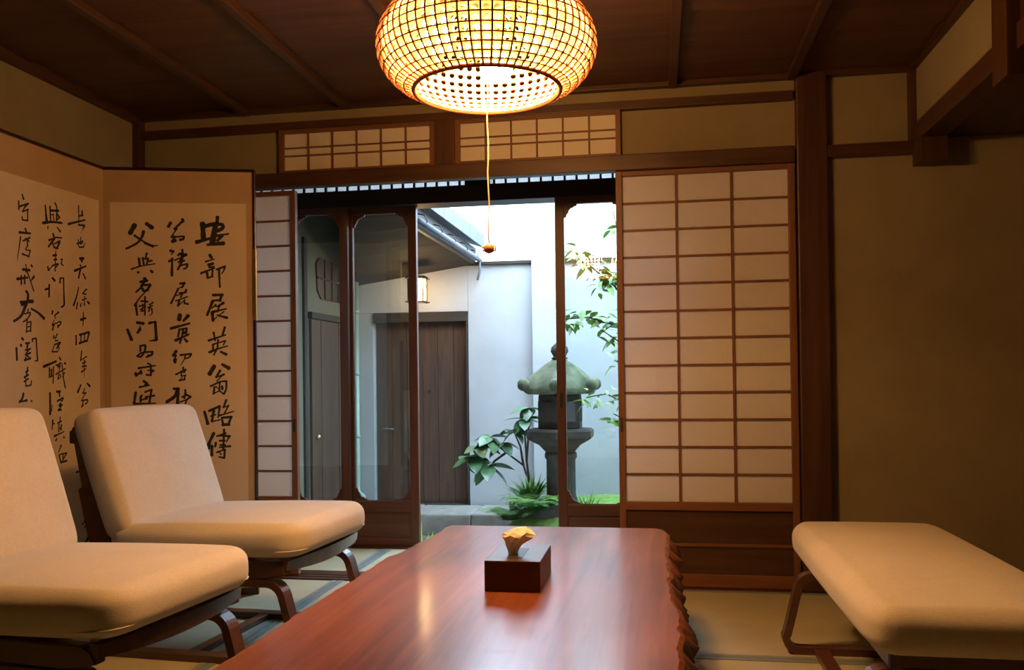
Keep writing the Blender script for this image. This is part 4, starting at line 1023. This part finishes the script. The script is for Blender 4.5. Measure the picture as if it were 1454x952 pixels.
# ================================================================== FOLDING SCREEN
HS = 1.80
FB = Vector((-2.2600, 3.2947, 0))
EXR = Vector((0.95649, 0.29176, 0))
EXL = Vector((0.01391, 0.99990, 0))
scr = tag(root('folding_screen', FB), 'tall folding screen of tan paper panels with black brush calligraphy', 'folding screen')
def ink_char(parent, strokes, off):
    vs, fs = [], []
    for st in strokes:
        w0, w1 = st[0] / 920, st[1] / 920
        P = [Vector((st[i] / 1000, st[i + 1] / 1000)) for i in range(2, len(st), 2)]
        # resample smoothly
        Q = []
        for a, b in zip(P, P[1:]):
            for k in range(4): Q.append(a.lerp(b, k / 4))
        Q.append(P[-1])
        for _ in range(2):
            Q = [Q[0]] + [(Q[i - 1] + Q[i] * 2 + Q[i + 1]) / 4 for i in range(1, len(Q) - 1)] + [Q[-1]]
        n = len(Q)
        # brush swells at both ends and thins between
        L, R = [], []
        for i, q in enumerate(Q):
            t = (Q[min(i + 1, n - 1)] - Q[max(i - 1, 0)])
            t = t.normalized() if t.length > 1e-6 else Vector((1, 0))
            f_ = i / (n - 1)
            wd = (w0 + (w1 - w0) * f_) * (0.90 + 0.13 * abs(2 * f_ - 1)) * (1 + 0.07 * math.sin(i * 2.3 + w0 * 900)) * 0.5
            nn = Vector((-t.y, t.x))
            L.append(q + nn * wd); R.append(q - nn * wd)
        t0 = (Q[0] - Q[1]).normalized(); t1 = (Q[-1] - Q[-2]).normalized()
        cap0 = [Q[0] + t0 * w0 * 0.38 + Vector((-t0.y, t0.x)) * w0 * 0.12 * s for s in (-2.4, 0, 2.4)]
        cap1 = [Q[-1] + t1 * w1 * 0.38 + Vector((-t1.y, t1.x)) * w1 * 0.12 * s for s in (-2.4, 0, 2.4)]
        ring = L + list(reversed(cap1)) + list(reversed(R)) + list(reversed(cap0))
        b = len(vs)
        vs += [(p.x, off, p.y) for p in ring]
        m_ = len(ring)
        for i in range(n - 1):
            fs.append((b + i, b + i + 1, b + (2 * n + 3 - 1) - (i + 1), b + (2 * n + 3 - 1) - i))
        fs.append((b + n - 1, b + n, b + n + 1, b + n + 2, b + n + 3))
        fs.append((b + 2 * n + 2, b + 2 * n + 3, b + 2 * n + 4, b + 2 * n + 5, b))
    return mesh('ink_character', vs, fs, 'ink', parent)
def screen_panel(ang, u0, u1, p0, p1, ink):
    """panel in a frame whose local x is along the panel and local -y faces the room"""
    pn = bx('screen_panel', u0, u1, 0.0, 0.016, 0.0, HS - 0.012, 'scr_border', scr)
    holder = pn
    pn.matrix_local = Matrix.Rotation(ang, 4, 'Z') @ Matrix.Translation(((u0 + u1) / 2, 0.008, (HS - 0.012) / 2))
    cx, cz = (u0 + u1) / 2, (HS - 0.012) / 2
    def loc(o):
        o.location = (o.location.x - cx, o.location.y - 0.008, o.location.z - cz); return o
    loc(bx('paper_sheet', p0, p1, -0.0012, 0.0, 0.18, 1.653, 'scr_paper', pn))
    loc(bx('frame_top', u0 - 0.004, u1 + 0.004, -0.006, 0.020, HS - 0.013, HS, 'lacquer', pn, 0.002))
    loc(bx('frame_bottom', u0 - 0.004, u1 + 0.004, -0.006, 0.020, 0.0, 0.03, 'lacquer', pn, 0.002))
    e = u1 if ang < 1 else u0
    loc(bx('frame_side', e - 0.006, e + 0.006, -0.006, 0.020, 0.0, HS, 'lacquer', pn, 0.002))
    for z0, z1 in ((1.16, 1.46), (0.20, 0.32)):
        loc(bx('metal_fitting', e - 0.007, e + 0.0075, -0.0075, 0.021, z0, z1, 'brass', pn, 0.001))
    for ch in ink:
        o = ink_char(pn, ch, -0.0021)
        loc(o)
    return pn
screen_panel(math.atan2(EXR.y, EXR.x), 0.0, 0.608, 0.027, 0.575, INK_RIGHT)
screen_panel(math.atan2(EXL.y, EXL.x), -0.613, 0.0, -0.585, -0.030, INK_LEFT)

# ================================================================== LANTERN UNDER THE EAVE
el = tag(root('hanging_lantern', (-1.800, 6.47, 1.495)), 'small glowing paper lantern hanging under the dark eave', 'lantern')
bx('paper_shade', -0.052, 0.052, -0.052, 0.052, 0.006, 0.172, 'lantern_glow', el)
for sx in (-1, 1):
    for sy in (-1, 1):
        bx('corner_bar', sx * 0.057 - 0.005, sx * 0.057 + 0.005, sy * 0.057 - 0.005, sy * 0.057 + 0.005, -0.012, 0.182, 'eave', el, 0.001)
for z in (-0.008, 0.172):
    for s in (-1, 1):
        bx('frame_bar', -0.080, 0.080, s * 0.057 - 0.005, s * 0.057 + 0.005, z, z + 0.010, 'eave', el, 0.001)
        bx('frame_bar', s * 0.057 - 0.005, s * 0.057 + 0.005, -0.080, 0.080, z + 0.001, z + 0.009, 'eave', el, 0.001)
bx('roof_board', -0.068, 0.068, -0.068, 0.068, 0.183, 0.192, 'eave', el, 0.002)
tube('hanger', [(0, 0, 0.192), (0, 0, 0.245)], 0.004, 'iron', el)

# ================================================================== STONE LANTERN
sl = tag(root('stone_lantern', (-0.640, 5.80, 0.055)), 'mossy stone garden lantern behind the glass door', 'stone lantern')
def hexa(name, prof, mat, rot=0.0, smooth=False):
    return lathe(name, prof, 6, mat, sl, (0, 0, 0), smooth, rot)
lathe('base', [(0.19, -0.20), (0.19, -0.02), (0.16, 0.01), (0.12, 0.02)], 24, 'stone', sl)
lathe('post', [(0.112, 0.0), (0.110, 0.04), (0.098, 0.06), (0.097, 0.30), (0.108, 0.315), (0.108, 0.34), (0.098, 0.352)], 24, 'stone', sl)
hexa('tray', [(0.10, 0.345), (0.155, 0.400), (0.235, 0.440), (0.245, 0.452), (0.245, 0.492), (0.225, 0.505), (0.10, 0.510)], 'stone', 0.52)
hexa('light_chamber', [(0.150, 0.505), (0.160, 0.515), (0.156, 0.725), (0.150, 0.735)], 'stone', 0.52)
for k in range(6):
    a = k * PI / 3 + 0.52 + PI / 6
    wv = bx('chamber_window', -0.045, 0.045, -0.006, 0.006, 0.555, 0.690, 'black' if k % 2 == 0 else 'stone', sl, 0.002)
    wv.location = (0.1375 * math.cos(a), 0.1375 * math.sin(a), 0.622)
    wv.rotation_euler = (0, 0, a + PI / 2)
def cap():
    """six sided roof with upturned curled corners"""
    n = 72
    prof = [(0.10, 0.735, 0), (0.240, 0.742, 1), (0.262, 0.755, 1), (0.255, 0.788, 1), (0.215, 0.835, 0.5), (0.165, 0.885, 0.2), (0.110, 0.930, 0.05), (0.060, 0.960, 0), (0.045, 0.968, 0)]
    vs, fs = [], []
    for r, z, c in prof:
        for k in range(n):
            a = 2 * PI * k / n + 0.52
            ph = ((k / n * 6) % 1.0) - 0.5
            hexr = math.cos(PI / 6) / math.cos((abs(ph) - 0.5) * PI / 3 + 0) if True else 1
            corner = max(0.0, (abs(ph) * 2 - 0.55) / 0.45)
            rr = r * (0.90 + 0.10 * corner ** 1.2) + 0.012 * c * corner
            vs.append((rr * math.cos(a), rr * math.sin(a), z + 0.030 * c * corner ** 2 - (0.006 * c * (1 - corner))))
    for i in range(len(prof) - 1):
        for k in range(n):
            k2 = (k + 1) % n
            fs.append((i * n + k, i * n + k2, (i + 1) * n + k2, (i + 1) * n + k))
    fs += [tuple(range(n - 1, -1, -1)), tuple(range((len(prof) - 1) * n, len(prof) * n))]
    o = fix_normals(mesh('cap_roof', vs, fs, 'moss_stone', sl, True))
    for k in range(6):
        a = 2 * PI * (k + 0.5) / 6 + 0.52 + PI / 6 * 0 - PI / 6
        a = 2 * PI * k / 6 + 0.52 + PI / 6 + PI / 6
        c = lathe('cap_scroll', [(0.010, -0.038), (0.034, -0.032), (0.042, -0.010), (0.040, 0.012), (0.028, 0.030), (0.010, 0.036)], 14, 'moss_stone', o, (0.262 * math.cos(a), 0.262 * math.sin(a), 0.800))
        c.rotation_euler = (PI / 2, 0, a + PI / 2)
    return o
cap()
lathe('finial', [(0.040, 0.965), (0.058, 0.972), (0.040, 0.985), (0.046, 0.995), (0.060, 1.020), (0.055, 1.048), (0.032, 1.070), (0.008, 1.086)], 20, 'stone', sl)

# ================================================================== MOSS AND PLANTS
def mound():
    rnd = random.Random(9)
    nx, ny = 46, 34
    x0, x1, y0, y1 = -1.12, 0.55, 5.25, 6.72
    vs, fs = [], []
    for j in range(ny + 1):
        for i in range(nx + 1):
            u, v = i / nx, j / ny
            e = (math.sin(PI * u) * math.sin(PI * v)) ** 0.45
            z = -0.275 + 0.36 * e + rnd.uniform(-1, 1) * 0.010 * e
            vs.append((x0 + (x1 - x0) * u, y0 + (y1 - y0) * v, z))
    for j in range(ny):
        for i in range(nx):
            fs.append((j * (nx + 1) + i, j * (nx + 1) + i + 1, (j + 1) * (nx + 1) + i + 1, (j + 1) * (nx + 1) + i))
    o = mesh('moss_mound', vs, fs, 'moss', None, True)
    return tag(o, 'low green moss mound around the stone lantern', 'moss', None, 'stuff')
mound()

def leaf_mesh(name, L, Wd, mat, droop=0.25, cup=0.18, n=6):
    vs, fs = [], []
    for i in range(n + 1):
        t = i / n
        wd = Wd / 2 * math.sin(PI * min(1, t ** 0.8 * 0.98 + 0.02)) ** 0.8
        z = -droop * L * t * t
        vs += [(L * t, -wd, z + cup * wd), (L * t, 0, z), (L * t, wd, z + cup * wd)]
    for i in range(n):
        a = i * 3
        fs += [(a, a + 3, a + 4, a + 1), (a + 1, a + 4, a + 5, a + 2)]
    me = bpy.data.meshes.new(name)
    me.from_pydata(vs, [], fs)
    for p in me.polygons: p.use_smooth = True
    me.materials.append(M[mat])
    return me
def put_leaf(me, parent, pos, yaw, pitch, sc=1.0, roll=0.0):
    o = bpy.data.objects.new('leaf', me)
    COL.objects.link(o)
    o.parent = parent
    o.location = pos
    o.rotation_euler = (roll, -pitch, yaw)
    o.scale = (sc, sc, sc)
    return o

# broad leaved shrub in front of the gate jamb
sh = tag(root('broadleaf_shrub', (-0.860, 6.05, 0.02)), 'shrub with large glossy dark leaves between gate and stone lantern', 'shrub')
big = leaf_mesh('broad_leaf', 0.170, 0.098, 'leaf_big')
rs = random.Random(12)
stems = [[(0, 0, 0), (-0.03, 0, 0.14), (-0.07, -0.01, 0.27), (-0.19, -0.02, 0.36), (-0.30, -0.03, 0.45)],
         [(-0.03, 0, 0.14), (-0.05, 0.01, 0.30), (-0.06, 0.01, 0.46), (-0.06, 0.0, 0.57)],
         [(-0.07, -0.01, 0.27), (-0.09, -0.01, 0.40), (-0.13, -0.02, 0.50)],
         [(-0.30, -0.03, 0.45), (-0.36, -0.05, 0.36), (-0.40, -0.07, 0.27)],
         [(-0.19, -0.02, 0.36), (-0.27, -0.06, 0.30), (-0.30, -0.08, 0.24)],
         [(-0.05, 0.01, 0.30), (-0.035, 0.01, 0.47), (-0.03, 0.02, 0.63)]]
for p in stems:
    tube('stem', p, 0.010, 'twig', sh, 6, False, 0.005)
clusters = [((-0.30, -0.03, 0.47), 8, 1.0), ((-0.40, -0.08, 0.33), 8, 1.15), ((-0.31, -0.09, 0.27), 7, 1.1), ((-0.13, -0.02, 0.51), 7, 0.9), ((-0.06, 0.0, 0.59), 7, 0.85), ((-0.03, 0.02, 0.67), 6, 0.85), ((-0.20, -0.04, 0.43), 5, 0.9), ((-0.36, -0.05, 0.41), 6, 1.0)]
for pos, n, s in clusters:
    a0 = rs.uniform(0, 6)
    for k in range(n):
        a = a0 + 2 * PI * k / n + rs.uniform(-0.25, 0.25)
        put_leaf(big, sh, pos, a, rs.uniform(-0.65, 0.30), s * rs.uniform(0.75, 1.05), rs.uniform(-0.4, 0.4))

# slender bush with small leaves beside the stone lantern
nd = tag(root('leafy_bush', (0.02, 5.25, -0.02)), 'slender bush with small bright leaves in front of the glass door opening', 'shrub')
sm = leaf_mesh('small_leaf', 0.085, 0.034, 'leaf_small')
branches = [[(0, 0, 0), (-0.02, 0, 0.6), (-0.10, 0.02, 1.2), (-0.20, 0.02, 1.62), (-0.27, 0.03, 1.92)],
            [(-0.10, 0.02, 1.2), (-0.26, 0.0, 1.46), (-0.42, -0.02, 1.60), (-0.56, -0.02, 1.68)],
            [(-0.08, 0.01, 1.0), (-0.24, 0.0, 1.22), (-0.42, -0.02, 1.28), (-0.58, -0.03, 1.27)],
            [(-0.16, 0.02, 1.45), (-0.28, -0.02, 1.52), (-0.36, -0.04, 1.46)],
            [(-0.05, 0, 0.85), (-0.20, -0.02, 1.10), (-0.34, -0.04, 1.20)],
            [(-0.02, 0, 0.5), (-0.16, -0.02, 0.74), (-0.32, -0.03, 0.82), (-0.44, -0.03, 0.80)],
            [(-0.02, 0, 0.45), (-0.14, 0, 0.62), (-0.28, 0.0, 0.70)],
            [(-0.03, 0, 0.70), (-0.14, 0.0, 0.95), (-0.27, -0.02, 1.02)]]
for p in branches:
    tube('branch', p, 0.007, 'twig', nd, 5, False, 0.003)
for bi, p in enumerate(branches):
    P = [Vector(q) for q in p]
    dense = 5 if bi in (1, 2, 3) else 3
    for i in range(1, len(P)):
        for k in range(5):
            if i == 1 and len(P) > 3 and bi == 0: continue
            q = P[i - 1].lerp(P[i], (k + rs.random()) / 5)
            for _ in range(dense if i > 1 else 1):
                yaw = rs.uniform(0, 2 * PI)
                off = Vector((rs.uniform(-1, 1), rs.uniform(-1, 1), rs.uniform(-1, 1))) * 0.05
                put_leaf(sm, nd, q + off, yaw, rs.uniform(-0.7, 0.5), rs.uniform(0.7, 1.2), rs.uniform(-0.7, 0.7))

def tuft(name, loc, n, L, wd, label, seed, mat='leaf_dark'):
    """low plant whose many thin blades are one part"""
    r_ = random.Random(seed)
    t = tag(root(name, loc), label, 'plant')
    vs, fs = [], []
    for k in range(n):
        a = r_.uniform(0, 2 * PI)
        l = L * r_.uniform(0.6, 1.1)
        lean = r_.uniform(0.25, 1.0)
        b0 = Vector((r_.uniform(-1, 1) * 0.03, r_.uniform(-1, 1) * 0.03, 0))
        d = Vector((math.cos(a), math.sin(a), 0)); s = Vector((-math.sin(a), math.cos(a), 0))
        b = len(vs)
        m_ = 5
        for i in range(m_ + 1):
            u = i / m_
            c = b0 + d * (l * lean * u) + Vector((0, 0, l * (1.05 * u - 0.55 * lean * u * u)))
            w_ = wd * (0.5 + math.sin(PI * u)) * (1 - u * 0.85) * 0.5
            vs += [tuple(c - s * w_), tuple(c + s * w_)]
        for i in range(m_):
            fs.append((b + 2 * i, b + 2 * i + 1, b + 2 * i + 3, b + 2 * i + 2))
    o = mesh('foliage', vs, fs, mat, t)
    o['kind'] = 'stuff'
    return t
def fern(name, loc, n, L, label, seed):
    r_ = random.Random(seed)
    t = tag(root(name, loc), label, 'plant')
    vs, fs = [], []
    for k in range(n):
        a = r_.uniform(0, 2 * PI)
        d = Vector((math.cos(a), math.sin(a), 0)); s = Vector((-math.sin(a), math.cos(a), 0))
        l = L * r_.uniform(0.7, 1.1)
        lean = r_.uniform(0.5, 1.0)
        for i in range(1, 12):
            u = i / 12
            c = d * (l * lean * u) + Vector((0, 0, l * (1.0 * u - 0.75 * u * u)))
            pl = 0.30 * l * (1 - u) + 0.012
            for sg in (-1, 1):
                b = len(vs)
                tip = c + s * sg * pl + d * pl * 0.4
                vs += [tuple(c - d * 0.007), tuple(c + d * 0.009), tuple(tip)]
                fs.append((b, b + 1, b + 2))
    o = mesh('foliage', vs, fs, 'leaf_dark', t)
    o['kind'] = 'stuff'
    return t
tuft('grass_tuft', (-0.86, 5.86, 0.045), 90, 0.24, 0.022, 'spiky blue green grass tuft at the foot of the broadleaf shrub', 3)
tuft('grass_tuft', (-0.98, 5.92, -0.02), 40, 0.16, 0.014, 'thin dark grass tuft at the edge of the stone curb', 4)
tuft('grass_tuft', (-0.44, 5.46, 0.03), 45, 0.17, 0.018, 'small grass tuft growing behind the glass door corner', 6)
fern('fern', (-0.80, 5.60, 0.03), 70, 0.28, 'bright fern on the moss beside the stone lantern', 5)
fern('fern', (-0.97, 5.72, -0.05), 56, 0.25, 'dark fern at the low end of the moss mound', 8)
tuft('variegated_plant', (-1.42, 5.22, -0.26), 40, 0.30, 0.020, 'pale edged strappy plant at the foot of the open glass door', 11, 'leaf_small')
